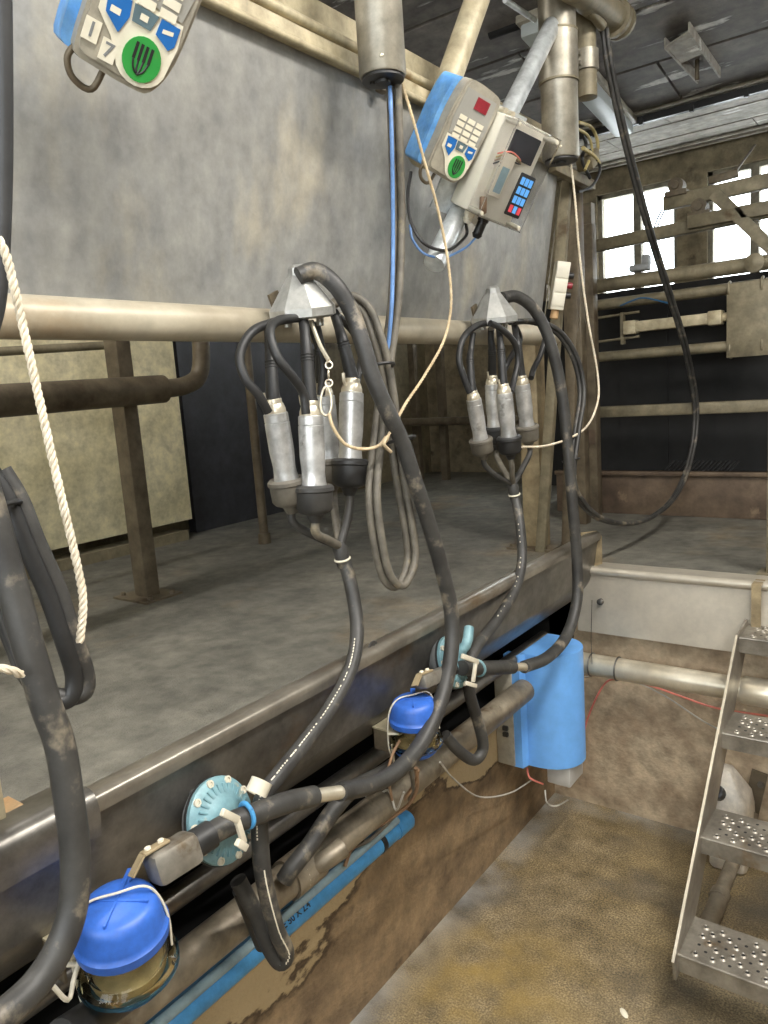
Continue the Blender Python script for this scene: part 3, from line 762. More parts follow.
obj('kick_board', b, 'rust_board', t)
b = B(); xa, xb = gx(728, 330), gx(766, 330); b.span((xa, YG - .03, gz(740, 357)), (xb + .04, YG - .022, gz(740, 283)), bev=.002); obj('plate', b, 'old_steel', t)
for u, v in ((730, 290), (763, 285), (731, 350), (763, 345)):
    q = at(u, v, y=YG); obj('clamp', B().torus((q.x, YG, q.z), (1, 0, 0), .034, .006, 16, 6), 'old_steel', t)
p = at(755, 263, y=YG - .02)
obj('hinge_boss', B().lathe(p, (0, -1, 0), [(-.02, .04), (.02, .04), (.022, .03), (.03, .012)], 18), 'old_steel', t)
b = B()
for k in range(16):
    xx = gx(655) + k * .02; b.bar((xx, YG + .09, t2 - .03), (xx + .05, YG + .13, t2 + .035), .008, .006)
obj('comb', b, 'black_plastic', t)
# black rubber curtain
b = B()
for k in range(9):
    xa = -1.75 + k * .24
    b.box((xa, 4.0 + (k % 2) * .012, (ZP + 2.08) / 2 + .04), (.25, .008, 2.06 - ZP - .08))
obj('rubber_curtain', b, 'black_sheet_and_shade', loc=(-.8, 4.0, ZP), label='black rubber curtain hanging behind the gate rails', cat='curtain')
# pneumatic actuator
t = thing('pneumatic_cylinder', 'cream pneumatic ram lying horizontally between the gate rails', 'pneumatic cylinder', at(680, 320, y=YG))
pa, pb = at(627, 328, y=YG), at(716, 318, y=YG)
obj('barrel', B().bar(pa, pb, .055, .05, bev=.006), 'cream_metal', t)
d = (pb - pa).normalized()
for q in (pa, pb - d * .02): obj('end_block', B().bar(q - d * .01, q + d * .05, .066, .064, bev=.006), 'cream_metal', t)
obj('rod_nut', B().tube([pb + d * .03, pb + d * .075], .02, 10, 1), 'cream_metal', t)
for dz in (.06, -.055):
    obj('guide_rod', B().tube([pa + V((-.22, 0, dz - .0)), pa + V((.06, 0, dz + .01))], .006, 8, 1), 'old_steel', t)
obj('bracket', B().box(pa + V((-.02, 0, 0)), (.015, .03, .15)), 'old_steel', t)
obj('air_hose', B().tube([at(620, 306, y=YG), at(634, 300, y=YG), at(645, 298, y=YG), at(668, 303, y=YG)], .004, 6, 5), 'dark_blue', t)
# posts of the gate
t = thing('gate_post', 'grimy square gate post left of the black curtain', 'post', (gx(575), YG, ZP))
b = B(); xa = gx(591, 400, 3.6); b.box((xa, 3.6, 1.65), (.07, .06, 1.4), bev=.004); obj('shaft', b, 'brown_steel', t)
b = B(); b.box((xa, 3.57, 1.35), (.06, .012, .07)); obj('hinge_lug', b, 'rust_board', t)
t = thing('gate_post', 'dark grimy post directly behind the beige post and hose', 'post', (gx(575), 3.4, ZP))
b = B(); xa = gx(577, 400, 3.4); b.box((xa, 3.4, 1.72), (.085, .06, 1.54), bev=.004); obj('shaft', b, 'brown_steel', t)
p = at(765, 575, z=ZP)
t = thing('gate_post', 'khaki steel post at the right edge by the top of the steps', 'post', p)
xp = p.x + .022
b = B(); b.box((xp, p.y + .02, (ZP + 2.12) / 2), (.04, .04, 2.12 - ZP), bev=.004); obj('shaft', b, 'old_steel', t)
b = B(); b.box((xp, p.y + .02, ZP + .004), (.09, .09, .008)); obj('foot_plate', b, 'old_steel', t)

# machinery in front of the windows
YM = 3.95
t = thing('lifting_frame', 'khaki steel lifting frame with crossed bars in front of the windows', 'frame', at(690, 230, y=YM))
b = B(); pa = at(592, 247, y=YM); pb = at(768, 211, y=YM); pb = pa + (pb - pa) * 1.3; obj('lower_bar', b.bar(pa, pb, .05, .06, bev=.006), 'old_steel', t)
b = B(); pa = at(664, 204, y=YM); pb = at(768, 181, y=YM); pb = pa + (pb - pa) * 1.5; obj('upper_bar', b.bar(pa, pb, .04, .065, bev=.005), 'old_steel', t)
b = B(); pa = at(688, 223, y=YM - .04); pb = at(768, 208, y=YM - .04); pb = pa + (pb - pa) * 1.4; obj('middle_bar', b.bar(pa, pb, .04, .06, bev=.005), 'old_steel', t)
b = B(); pa = at(714, 193, y=YM - .05); pb = at(768, 245, y=YM - .05); pb = pa + (pb - pa) * 1.3; obj('brace', b.bar(pa, pb, .02, .055), 'old_steel', t)
b = B(); pa = at(709, 181, y=YM); pb = at(738, 173, y=YM); obj('handle', b.bar(pa, pb, .03, .035, bev=.004), 'brown_steel', t)
for u, v in ((677, 186), (700, 207)):
    q = at(u, v, y=YM); b = B(); b.lathe(q, (0, -1, 0), [(-.03, .036), (.03, .036), (.032, .02), (.04, .018)], 14); b.box(q + V((0, 0, -.035)), (.1, .07, .025), bev=.004)
    obj('pulley', b, 'brown_steel', t)
q = at(640, 268, y=YG); b = B(); b.box(q, (.09, .06, .03), bev=.008); b.box(q + V((.03, 0, .03)), (.035, .05, .05), bev=.008)
obj('bracket', b, 'dark_grey', t)
obj('air_hose', B().tube([at(665, 209, y=YM), at(660, 220, y=YM), at(656, 232, y=YM)], .004, 6, 3), 'dark_blue', t)
obj('air_hose', B().tube([at(662, 209, y=YM - .02), at(656, 222, y=YM - .02), at(652, 235, y=YM - .02)], .004, 6, 3), 'dark_blue', t)
obj('stay_rod', B().tube([at(735, 172, y=YM), at(755, 145, y=5.0)], .006, 8, 1), 'brown_steel', t)
b = B(); pa = at(596, 240, y=YM); pb = at(593, 300, y=YG); obj('upright', b.bar(V((pa.x, YM - .1, 2.0)), V((pa.x, YM - .1, 2.5)), .05, .05, up=(0, 1, 0)), 'brown_steel', t)
obj('cable', B().tube([at(690, 218, y=4.1), at(720, 215, y=4.1), at(768, 206, y=4.1)], .004, 6, 4), 'dark_blue', t)

# white rope stub ------------------------------------------------- ceiling things
# strip lamp on the ceiling
def strip_lamp(c, d, up, length, label, lit='lamp_white'):
    d = V(d).normalized(); up = V(up).normalized(); s_ = d.cross(up)
    t = thing('strip_light', label, 'ceiling light', c)
    rot = Matrix((s_, d, up)).transposed()
    c = V(c)
    b = B(); b.box(c + up * .0, (.13, length, .035), rot, bev=.006); obj('housing', b, 'grey_plastic', t)
    b = B(); b.box(c - up * .045, (.10, length - .03, .06), rot, bev=.014); obj('diffuser', b, lit, t)
    return t
# broken duct / hatch on the ceiling with whitish drips
def rp(u, v):   # point on roof plane
    d = R @ V((u - CX, v - CY, FPX)); tt = (ZJ + YJ * SL - CAMH) / (d.z + SL * d.y); return CAM + d * tt
pe = rp(626, 118)
strip_lamp((pe.x, pe.y - .6, roofz(pe.y - .6) - .03), (0, -1, SL), (0, SL, 1), 1.2, 'unlit strip light with pale cover on the dark ceiling')
t = thing('ceiling_bracket', 'limescaled open steel channel fixed to the ceiling boards', 'bracket', rp(690, 45) - V((0, 0, .05)))
b = B(); a1, a2 = rp(664, 38), rp(697, 74); b1, b2 = rp(688, 22), rp(719, 68)
dn = V((0, 0, -.045))
b.prism([a1, a2, a2 + dn, a1 + dn], (.008, 0, 0)); obj('side_plate', b, 'soffit', t)
b = B(); b.prism([b1, b2, b2 + dn, b1 + dn], (.008, 0, 0)); obj('side_plate', b, 'soffit', t)
b = B(); b.prism([a1 + dn * .9, b1 + dn * .9, (b1 * .55 + b2 * .45) + dn * .9, (a1 * .55 + a2 * .45) + dn * .9], (0, 0, .006)); obj('cover_plate', b, 'soffit', t)
q = rp(697, 60); obj('hook', B().tube([q, q + V((0, 0, -.09))], .01, 8, 1), 'brown_steel', t)
q = rp(680, 20); b = B(); b.lathe(q + V((0, 0, .01)), (0, SL, 1), [(.004, .075), (.012, .075)], 20, sx=1.5)
obj('rusty_stain_patch', b, 'rust_board', loc=q, label='brown oval rusty plate on the ceiling above the channel', cat='plate')

# ================================================================== OVERHEAD TUBES, CYLINDERS
XC = -1.0
def cyl(u, vb, rad, y_off, label):
    c = at(u, vb, x=XC); t = thing('retraction_cylinder', label, 'cylinder', c, 'stainless retraction cylinders above the clusters')
    r = rad
    obj('barrel', B().lathe(c, (0, 0, 1), [(0, r - .002), (.004, r), (.55, r)], 28), 'dull_cyl', t)
    obj('bottom_cap', B().lathe(c + V((0, 0, -.006)), (0, 0, 1), [(0, r * .3), (0, r * .9), (.006, r * .9)], 28), 'black_plastic', t)
    b = B(); b.lathe(c + V((.0, -.0, -.012)), (0, 0, 1), [(0, .016), (.01, .018)], 14); b.lathe(c + V((-.022, -.01, -.01)), (0, 0, 1), [(0, .006), (.01, .006)], 10)
    obj('gland', b, 'rubber', t)
    n = (CAM - c); n.z = 0; n.normalize()
    obj('rivet', B().lathe(c + n * r + V((0, 0, .025)), n, [(-.002, .004), (.002, .004), (.003, .002)], 8), 'bright_steel', t)
    return t, c
t1, c1 = cyl(383, 78, .0505, 0, 'bright stainless cylinder hanging above the near cluster, cord emerging below')
t2_, c2 = cyl(561, 160, .0565, 0, 'tall dull stainless cylinder with a clamped collar beside the clear junction box')
for z in (.22, .36): obj('collar', B().lathe(c2 + V((0, 0, z - (.0 if z < .3 else .0))), (0, 0, 1), [(0, .057), (0, .062), (.006, .062), (.006, .057)], 24), 'old_steel', t2_)
obj('collar_band', B().lathe(c2 + V((0, 0, .225)), (0, 0, 1), [(0, .057), (0, .0605), (.135, .0605), (.135, .057)], 24), 'dull_cyl', t2_)
# smaller tube next to it
p = at(587, 98, x=-.98)
t = thing('hanging_tube', 'short fat grey tube clamped beside the tall cylinder', 'tube', p)
obj('tube_body', B().lathe(p, (0, 0, 1), [(0, .026), (0, .033), (.6, .033)], 20), 'old_steel', t)
obj('clamp', B().lathe(p + V((0, 0, .08)), (0, 0, 1), [(0, .034), (0, .04), (.06, .04), (.06, .034)], 20), 'dull_cyl', t)
for dz in (.095, .125):
    obj('bolt', B().tube([p + V((-.07, -.06, dz)), p + V((.0, -.045, dz))], .008, 8, 1), 'dull_cyl', t)
# big overhead pipe with flange
t = thing('overhead_pipe', 'fat grimy flanged pipe crossing overhead at the top right', 'pipe', at(600, 10, x=-.93))
pa, pb = at(555, -28, x=-.93), at(614, 18, x=-.93)
obj('pipe_run', B().tube([pa - (pb - pa) * .8, pb], .045, 20, 1), 'old_steel', t)
d = (pb - pa).normalized()
obj('flange', B().lathe(pb - d * .01, d, [(0, .058), (.02, .058), (.02, .045), (.05, .045), (.05, .056), (.065, .056), (.065, .03), (.09, .03)], 22), 'old_steel', t)
obj('hose_nozzle', B().tube([at(590, 10, x=-.93), at(602, 26, x=-.93)], .016, 12, 1), 'old_steel', t)
# diagonal tubes
t = thing('support_tube', 'diagonal galvanised tube with cut end carrying the clear junction box', 'tube', at(500, 140, x=-1.0))
pa, pb = at(434, 264, x=-1.03), at(553, 24, x=-1.0)
XT = (pa, pb)
obj('tube_body', B().tube([pa, pb], .027, 20, 1), 'galv', t)
b = B(); d = (pb - pa).normalized(); b.tube([pb - d * .01, pb + d * .04], .0246, 16, 1, radii=[.0246, .028]); obj('crimped_top', b, 'galv', t)
pc = at(620, -40, x=-1.0)
obj('link_tube', B().tube([pb, pb + V((.0, .05, .03)), pb + V((.0, .3, .2))], .02, 14, 3), 'galv', t)
t = thing('support_tube', 'diagonal cream stained tube behind the keypad controller', 'tube', at(450, 80, x=-1.04))
pa, pb = at(405, 265, x=-1.07), at(484, -20, x=-1.02)
pa = at(421, 160, x=-1.08)
obj('tube_body', B().tube([pa, pb + (pb - pa) * .3], .033, 20, 1), 'cream_metal', t)
obj('roof_stay', B().tube([at(505, 0, x=-1.05), at(535, 20, x=-1.05)], .008, 10, 1), 'galv', label='thin galvanised rod against the dark ceiling above the tubes', cat='rod')
obj('ceiling_conduit', B().tube([rp(490, 35), rp(536, 18)], .02, 10, 1), 'black_sheet_and_shade', label='dark conduit on the ceiling behind the thin rod', cat='conduit')

# ---------------- controllers
def controller(o, rot, s, label, full):
    """keypad controller; local frame right, up, normal; s = width"""
    t = thing('keypad_controller', label, 'controller', o, 'milking point controllers')
    Rr, U, Nn = (V(c) for c in rot.transposed())
    def L_(x, y, z): return V(o) + (Rr * x + U * y + Nn * z) * s
    def shape(pts, z0, z1, b): b.prism([L_(x, y, z0) for x, y in pts], Nn * (z1 - z0) * s); return b
    outl = [(-.42, -.95), (.10, -.98), (.32, -.92), (.46, -.55), (.5, .2), (.5, .62), (.38, .78), (-.25, .82), (-.42, .7), (-.5, .2), (-.5, -.3), (-.5, -.85)]
    outl = [(p.x, p.y) for p in smooth([V((x, y, 0)) for x, y in outl + outl[:1]], 3)[0][:-1]]
    obj('rear_case', shape([(x * .9 - .16, y * .96) for x, y in outl], -.85, -.3, B()), 'ctl_blue', t)
    b = shape(outl, -.3, -.04, B())
    obj('case', b, 'grey_plastic', t)
    b = shape([(x * .93, y * .95 + .01) for x, y in outl], -.04, 0, B()); obj('fascia_rim', b, 'grey_plastic', t)
    key = [(-.38, .66), (.38, .66), (.42, .1), (.38, -.18), (-.38, -.18), (-.42, .1)]
    f = obj('keypad', shape(key, 0, .015, B()), 'pad_grey', t)
    obj('display', shape([(-.08, .60), (.24, .60), (.24, .38), (-.08, .38)], .015, .03, B()), 'red_window', f)
    for r_ in range(4):
        for c_ in range(3):
            x = -.3 + c_ * .22; y = .20 - r_ * .115
            obj('key', shape([(x, y), (x + .17, y), (x + .17, y - .085), (x, y - .085)], .015, .035, B()), 'sticker_white', f)
    # lower lobe with icons
    lobe = [(-.40, -.2), (.40, -.2), (.42, -.42)] + [(.12 + .27 * math.cos(a), -.68 + .26 * math.sin(a)) for a in [-.25 - k * .32 for k in range(9)]] + [(-.22, -.62), (-.40, -.45)]
    obj('fascia', shape(lobe, 0, .015, B()), 'sticker_white', t)
    bt = obj('blue_button', shape([(-.36, -.24), (-.13, -.24), (-.11, -.38), (-.17, -.56), (-.33, -.44)], .015, .03, B()), 'sticker_blue', t, label='blue button')
    obj('icon', shape([(-.30, -.36), (-.2, -.36), (-.2, -.42), (-.3, -.42)], .03, .034, B()), 'sticker_white', bt)
    bt = obj('slate_button', shape([(-.10, -.24), (.15, -.24), (.11, -.40), (-.08, -.40)], .015, .03, B()), 'sticker_slate', t, label='slate grey button')
    obj('icon', shape([(-.02, -.29), (.06, -.29), (.06, -.35), (-.02, -.35)], .03, .034, B()), 'sticker_white', bt)
    bt = obj('blue_button', shape([(.18, -.24), (.38, -.24), (.38, -.42), (.33, -.48), (.17, -.40)], .015, .03, B()), 'sticker_blue', t, label='blue button')
    obj('icon', shape([(.22, -.32), (.33, -.30), (.33, -.34), (.22, -.36)], .03, .034, B()), 'sticker_white', bt)
    g = obj('green_button', shape([(.12 + .195 * math.cos(k * PI / 12), -.68 + .215 * math.sin(k * PI / 12)) for k in range(24)], .015, .035, B()), 'sticker_green', t, label='round green button')
    for k in range(4):
        x = .02 + k * .052
        obj('icon_bar', shape([(x, -.54), (x + .03, -.54), (x + .03, -.70), (x, -.70)], .035, .04, B()), 'ink', g)
    b = B()
    for k in range(4):
        b.tube([L_(.035 + k * .052, -.70, .038), L_(.06 + k * .035, -.78, .038), L_(.115, -.83, .038)], .01 * s, 6, 3)
    obj('icon_tubes', b, 'ink', g)
    obj('side_loop', B().tube([L_(-.44, -.82, -.2), L_(-.5, -1.0, -.2), L_(-.4, -1.16, -.2), L_(-.2, -1.18, -.2), L_(-.14, -.9, -.2)], .035 * s, 10, 5), 'brown_steel', t)
    return t, L_

o1 = at(153, -17, x=-.88)
tc_ = (CAM - o1).normalized()
rot1 = basis(tc_ + (R @ V((.25, .08, 0))), .33, -1, o1)
t, L1 = controller(o1 + V((0, 0, 0)), rot1, .135, 'grey keypad controller with green button and number 17 sticker, top left', True)
Rr, U, Nn = (V(c) for c in rot1.transposed())
for k, (ch, x, y) in enumerate((('1', -.40, -.66), ('7', -.20, -.76))):
    st = B(); st.box(L1(x, y, .012), (.021, .028, .002), rot1)
    s_ = obj('number_sticker', st, 'sticker_white', t)
    text(ch, .026, L1(x, y, .012) + Nn * .0014, Rr, U, 'dark_grey', s_, depth=.0003)
o2 = at(467, 130, x=-.93)
tc_ = (CAM - o2).normalized()
rot2 = basis(tc_ + (R @ V((.66, .28, 0))), .45, -1, o2)
t, L2 = controller(o2, rot2, .119, 'blue backed keypad controller with red display beside the clear junction box', True)

# ---------------- junction box
o3 = at(509, 174, x=-.88)
tc_ = (CAM - o3).normalized()
rot3 = basis(tc_ + (R @ V((.68, .29, 0))), .43, -1, o3)
Rr, U, Nn = (V(c) for c in rot3.transposed())
t = thing('junction_box', 'ivory junction box with clear cover showing a small keypad', 'junction box', o3)
def J(x, y, z): return o3 + Rr * x + U * y + Nn * z
W_, H_, D_ = .14, .225, .06
b = B(); b.box(J(0, 0, -.05), (W_, H_, .09), rot3, bev=.006); obj('box_base', b, 'ivory', t)
b = B(); b.box(J(-.03, -.005, -.1), (W_ + .03, H_ + .05, .006), rot3); obj('mounting_plate', b, 'galv', t)
b = B(); z0_, z1_ = -.006, .045
b.box(J(0, 0, z1_), (W_, H_, .003), rot3)
b.box(J(-W_ / 2 + .0015, 0, .018), (.003, H_, .054), rot3); b.box(J(W_ / 2 - .0015, 0, .018), (.003, H_, .054), rot3)
b.box(J(0, -H_ / 2 + .0015, .018), (W_, .003, .054), rot3); b.box(J(0, H_ / 2 - .0015, .018), (W_, .003, .054), rot3)
cv = obj('clear_cover', b, 'clear', t, label='clear plastic cover')
for sx_ in (-1, 1):
    for sy_ in (-1, 1):
        obj('corner_screw', B().lathe(J(sx_ * (W_ / 2 - .009), sy_ * (H_ / 2 - .009), -.008), Nn, [(0, .006), (.052, .006), (.056, .004)], 10), 'white_plastic', cv)
b = B(); b.box(J(.01, .065, -.002), (.08, .06, .01), rot3, bev=.002); obj('dark_module', b, 'navy', t)
b = B(); b.box(J(-.027, -.01, .006), (.036, .10, .022), rot3, bev=.002); md = obj('terminal_module', b, 'white_plastic', t)
b = B(); b.box(J(-.027, -.02, .0175), (.022, .06, .001), rot3); obj('module_label', b, 'grey_blue', md)
b = B(); b.box(J(.022, -.035, .047), (.048, .10, .006), rot3, bev=.003); kp = obj('small_keypad', b, 'black_plastic', t)
for r_ in range(4):
    for c_ in range(3 if r_ < 4 else 2):
        m_ = 'key_red' if (r_ == 3 and c_ != 1) else 'key_blue'
        obj('key', B().box(J(.009 + c_ * .013, -.002 - r_ * .022, .0505), (.010, .017, .002), rot3), m_, kp)
for k, m_ in enumerate(('red_cable', 'yellow_cable', 'brown_cable', 'rubber')):
    obj('wire', B().tube([J(-.055, .03 - k * .008, 0), J(-.03, .045 - k * .006, .012), J(.0, .04 - k * .004, .014), J(.02, .03, 0)], .0018, 6, 4), m_, t)
b = B(); b.tube([J(-.045, -.07, .002), J(-.04, -.09, .01), J(-.03, -.1, .004)], .009, 8, 3); obj('wire_sleeve', b, 'brown_cable', t)
for x_, m_, r_, l_ in ((-.035, 'white_plastic', .011, .03), (.012, 'black_plastic', .0125, .055)):
    b = B(); b.lathe(J(x_, -H_ / 2, -.04), -U, [(0, r_ + .003), (.012, r_ + .003), (.013, r_), (l_ - .012, r_), (l_ - .01, r_ + .002), (l_, r_ * .7)], 12)
    obj('cable_gland', b, m_, t)
# bolts that hold the plate
for k in (-.012, .012):
    obj('u_bolt', B().tube([J(k - .02, H_ / 2 + .012, -.115), J(k - .02, H_ / 2 + .012, -.07)], .006, 8, 1), 'bright_steel', t)
g1 = J(-.035, -H_ / 2 - .03, -.04); g2 = J(.012, -H_ / 2 - .055, -.04)
obj('cable', B().tube([g1] + line([(466, 236, -1.0), (448, 250, -1.0), (425, 244, -1.02), (411, 222, -1.05), (408, 195, -1.07), (411, 172, -1.07)]), .0042, 8, 6), 'black_plastic', label='black cable hanging in a loop from junction box to keypad controller', cat='cable')
obj('cable', B().tube([g2] + line([(465, 248, -1.0), (445, 257, -1.01), (425, 254, -1.03), (413, 240, -1.06), (410, 225, -1.07)]), .003, 8, 6), 'blue_cable', label='thin blue cable looping below the black one', cat='cable')

# ================================================================== CLUSTERS
def cup_profile(L):
    r = .154 * L
    return r
def cluster(name_idx, claw_o, tilt, cups, pulses, outlet, label, xs, cs=1.0):
    t = thing('milking_cluster', label, 'milking cluster', claw_o, 'milking clusters hung from the rump rail')
    ax = V(tilt).normalized()
    s = xs
    b = B(); b.lathe(claw_o, ax, [(-.012 * cs, .050 * cs), (-.008 * cs, .060 * cs), (.006 * cs, .060 * cs), (.062 * cs, .020 * cs), (.074 * cs, .017 * cs), (.08 * cs, .01 * cs)], 8, ref=(1, .2, 0))
    cl = obj('claw', b, 'alu', t, ang=15)
    for k in range(4):
        a = PI / 4 + k * PI / 2
        q = claw_o + V((math.cos(a), math.sin(a), 0)) * .034 * s - ax * .01
        obj('nipple', B().tube([q, q - V((0, 0, .02 * s))], .008 * s, 10, 1), 'alu', cl)
    obj('hanger_tab', B().box(claw_o + V((-.045, -.03, .02)) * s, (.006, .03, .05), Matrix.Rotation(.4, 3, 'X')), 'brown_steel', cl)
    for (pt_, pb_, ptube) in cups:
        d = (pb_ - pt_); L_ = d.length; d.normalize(); r = .145 * L_
        cup = obj('teat_cup', B().lathe(pt_, d, [(.16 * L_, r * .78), (.18 * L_, r * .97), (.27 * L_, r * .98), (.275 * L_, r * .93), (.285 * L_, r * 1.0), (.62 * L_, r * 1.0), (.80 * L_, r * .9), (.88 * L_, r * .94), (.94 * L_, r * 1.0), (L_, r * 1.0)], 28), 'shell_steel', t)
        obj('collar', B().lathe(pt_, d, [(.0, r * .58), (.02 * L_, r * .66), (.06 * L_, r * .66), (.07 * L_, r * .72), (.13 * L_, r * .86), (.17 * L_, r * .86)], 24), 'bright_steel', cup)
        b = B(); b.tube(ptube + [pt_, pt_ + d * .06 * L_], r, 14, 4, radii=[r * .40] * (len(ptube) - 1) + [r * .46, r * .56, r * .6])
        b.torus(pt_ + d * .0, d, r * .56, r * .08); b.torus(pt_ + d * .025 * L_, d, r * .58, r * .08)
        q = ptube[-1]; dd = (pt_ - q).normalized(); 
        for kk in range(3): b.torus(q + dd * (.0 + kk * .006), dd, r * .46, r * .07, 16, 6)
        obj('liner_tube', b, 'rubber', cup)
        side = (R @ V((-.5, -.2, -.6))).normalized()
        obj('pulse_nipple', B().tube([pt_ + d * .14 * L_ + side * r * .6, pt_ + d * .09 * L_ + side * r * .95, pt_ + d * -.0 * L_ + side * r * 1.05], r * .14, 8, 2), 'bright_steel', cup)
    for pts in pulses:
        obj('pulse_tube', B().tube(pts, .0092 * s, 12, 6), 'rubber', t)
    return t

def jetter(cups, mani_top, mani_bot, xs, label, mats):
    t = thing('wash_jetter', label, 'wash jetter', mani_bot, 'wash jetters under the clusters')
    for i, (pt_, pb_, _) in enumerate(cups):
        d = (pb_ - pt_); L_ = d.length; d.normalize(); r = .145 * L_
        o = pb_ - d * .05 * L_
        jc = obj('jetter_cup', B().lathe(o, d, [(.06 * L_, r * .95), (.0, r * 1.05), (-.01 * L_, r * 1.35), (.02 * L_, r * 1.56), (.06 * L_, r * 1.58), (.075 * L_, r * 1.46), (.26 * L_, r * 1.42), (.30 * L_, r * 1.2), (.33 * L_, r * .7), (.42 * L_, r * .42)], 26), mats[i], t)
        e = o + d * .36 * L_
        mid = e * .5 + mani_top * .5 + V((0, 0, -.012)); 
        off = (mani_top - e); off.z = 0
        pts = [e, e + d * .25 * L_ * .6 + V((0, 0, -.005)), mid - off * .08, mani_top + (e - mani_top).normalized() * .012]
        obj('jetter_tube', B().tube(pts, r * .36, 12, 5), 'grey_rubber' if i % 2 else 'dusty_rubber', t)
    obj('manifold', B().tube([mani_top + V((0, 0, .015)), mani_top, mani_bot], .0, 14, 1, radii=[.009 * xs, .017 * xs, .0155 * xs]), 'dusty_rubber', t)
    q = mani_bot * .6 + mani_top * .4
    obj('clip', B().torus(q, mani_bot - mani_top, .0165 * xs, .0026, 16, 6), 'sticker_white', t, label='white clip')
    return t

# near cluster
A = at
cups1 = [
    (A(273, 398, x=-1.08), A(287, 483, x=-1.08), [A(269, 326, x=-1.10), A(270, 350, x=-1.10), A(271, 362, x=-1.09)]),
    (A(310, 400, x=-1.03), A(314, 490, x=-1.03), [A(303, 316, x=-1.07), A(305, 335, x=-1.05), A(307, 355, x=-1.04)]),
    (A(352, 378, x=-1.05), A(350, 464, x=-1.05), [A(334, 312, x=-1.10), A(339, 328, x=-1.08), A(343, 342, x=-1.06)]),
    (A(322, 382, x=-1.14), A(330, 462, x=-1.14), [A(315, 322, x=-1.13), A(318, 335, x=-1.13), A(320, 350, x=-1.13)]),
]
pul1 = [
    line([(296, 318, -1.09), (275, 322, -1.09), (252, 332, -1.08), (240, 355, -1.08), (245, 378, -1.07), (258, 394, -1.06), (268, 412, -1.06)]),
    line([(300, 318, -1.07), (280, 320, -1.06), (270, 331, -1.04), (277, 356, -1.02), (292, 376, -1.01), (303, 393, -1.01), (306, 414, -1.01)]),
    line([(310, 322, -1.12), (318, 345, -1.13), (323, 365, -1.12), (321, 395, -1.12)]),
    line([(335, 314, -1.1), (352, 330, -1.11), (362, 352, -1.11), (358, 375, -1.09), (354, 395, -1.07)]),
]
co1 = A(303, 312, x=-1.095)
cluster(0, co1, (.05, -.12, 1), cups1, pul1, None, 'milking cluster of four steel teat cups nearer the camera, carabiner on its chain', 1.0, 1.2)
jetter(cups1, A(340, 548, x=-1.05), A(344, 566, x=-1.05), 1, 'four rubber wash cups under the near cluster joined to one hose', ['grey_rubber', 'dusty_rubber', 'rubber', 'grey_rubber'])
# far cluster
cups2 = [
    (A(472, 390, x=-1.08), A(481, 441, x=-1.08), [A(473, 333, x=-1.10), A(471, 350, x=-1.10), A(470, 360, x=-1.09)]),
    (A(503, 383, x=-1.03), A(509, 439, x=-1.03), [A(499, 325, x=-1.07), A(500, 340, x=-1.05), A(501, 350, x=-1.04)]),
    (A(521, 375, x=-1.06), A(527, 428, x=-1.06), [A(514, 322, x=-1.10), A(516, 335, x=-1.08), A(518, 345, x=-1.06)]),
    (A(492, 375, x=-1.15), A(495, 430, x=-1.15), [A(491, 328, x=-1.13), A(491, 340, x=-1.13), A(492, 350, x=-1.13)]),
]
pul2 = [
    line([(492, 323, -1.09), (478, 325, -1.09), (464, 337, -1.08), (459, 358, -1.08), (464, 378, -1.07), (470, 393, -1.06)]),
    line([(490, 323, -1.05), (500, 328, -1.04), (514, 342, -1.03), (518, 360, -1.03), (514, 380, -1.03), (511, 392, -1.02)]),
    line([(512, 320, -1.12), (520, 340, -1.13), (508, 362, -1.13), (498, 385, -1.13)]),
    line([(545, 340, -1.06), (540, 356, -1.06), (534, 368, -1.06), (531, 378, -1.05)]),
]
co2 = A(494, 319, x=-1.095)
cluster(1, co2, (.05, -.12, 1), cups2, pul2, None, 'milking cluster of four steel teat cups farther away beside the beige post', 1.0, 1.2)
jetter(cups2, A(513, 486, x=-1.05), A(515, 500, x=-1.05), 1, 'four rubber wash cups under the far cluster joined to one hose', ['grey_rubber', 'rubber', 'grey_rubber', 'rubber'])

# chain and carabiner on near cluster
t = thing('carabiner', 'steel carabiner on a short chain hanging from the near cluster', 'carabiner', A(327, 410, x=-1.0))
c = A(326, 401, x=-.995)
pts = []
for k in range(25):
    a = 2 * PI * k / 24
    pts.append(c + R @ V((.011 * math.cos(a) * (1 + .2 * math.sin(a)), .029 * math.sin(a), .002)))
obj('ring', B().tube(pts, .0026, 8, 1, cap=False), 'bright_steel', t)
b = B()
for k, (u, v) in enumerate(((329, 365), (328.5, 374), (329, 383))):
    q = A(u, v, x=-1.0); n_ = (R @ V((1, 0, 0)) if k % 2 else R @ V((0, 0, 1)))
    b.torus(q, n_, .007, .002, 14, 6)
obj('chain', b, 'bright_steel', t)
obj('strap', B().tube(line([(311, 322, -1.06), (320, 345, -1.03), (329, 361, -1.0)]), .0045, 8, 3), 'bright_steel', t)
obj('cord', B().tube(line([(329, 413, -.99), (333, 427, -.985), (345, 444, -.98), (362, 449, -.975), (378, 446, -.965), (386, 437, -.96)]), .0035, 8, 6), 'dirty_rope', t, label='tan cord')
obj('cord_knot', B().tube(line([(380, 446, -.965), (386, 441, -.955), (388, 436, -.95), (384, 444, -.95), (391, 452, -.95)]), .0038, 8, 5), 'dirty_rope', t, label='tan knotted cord end')

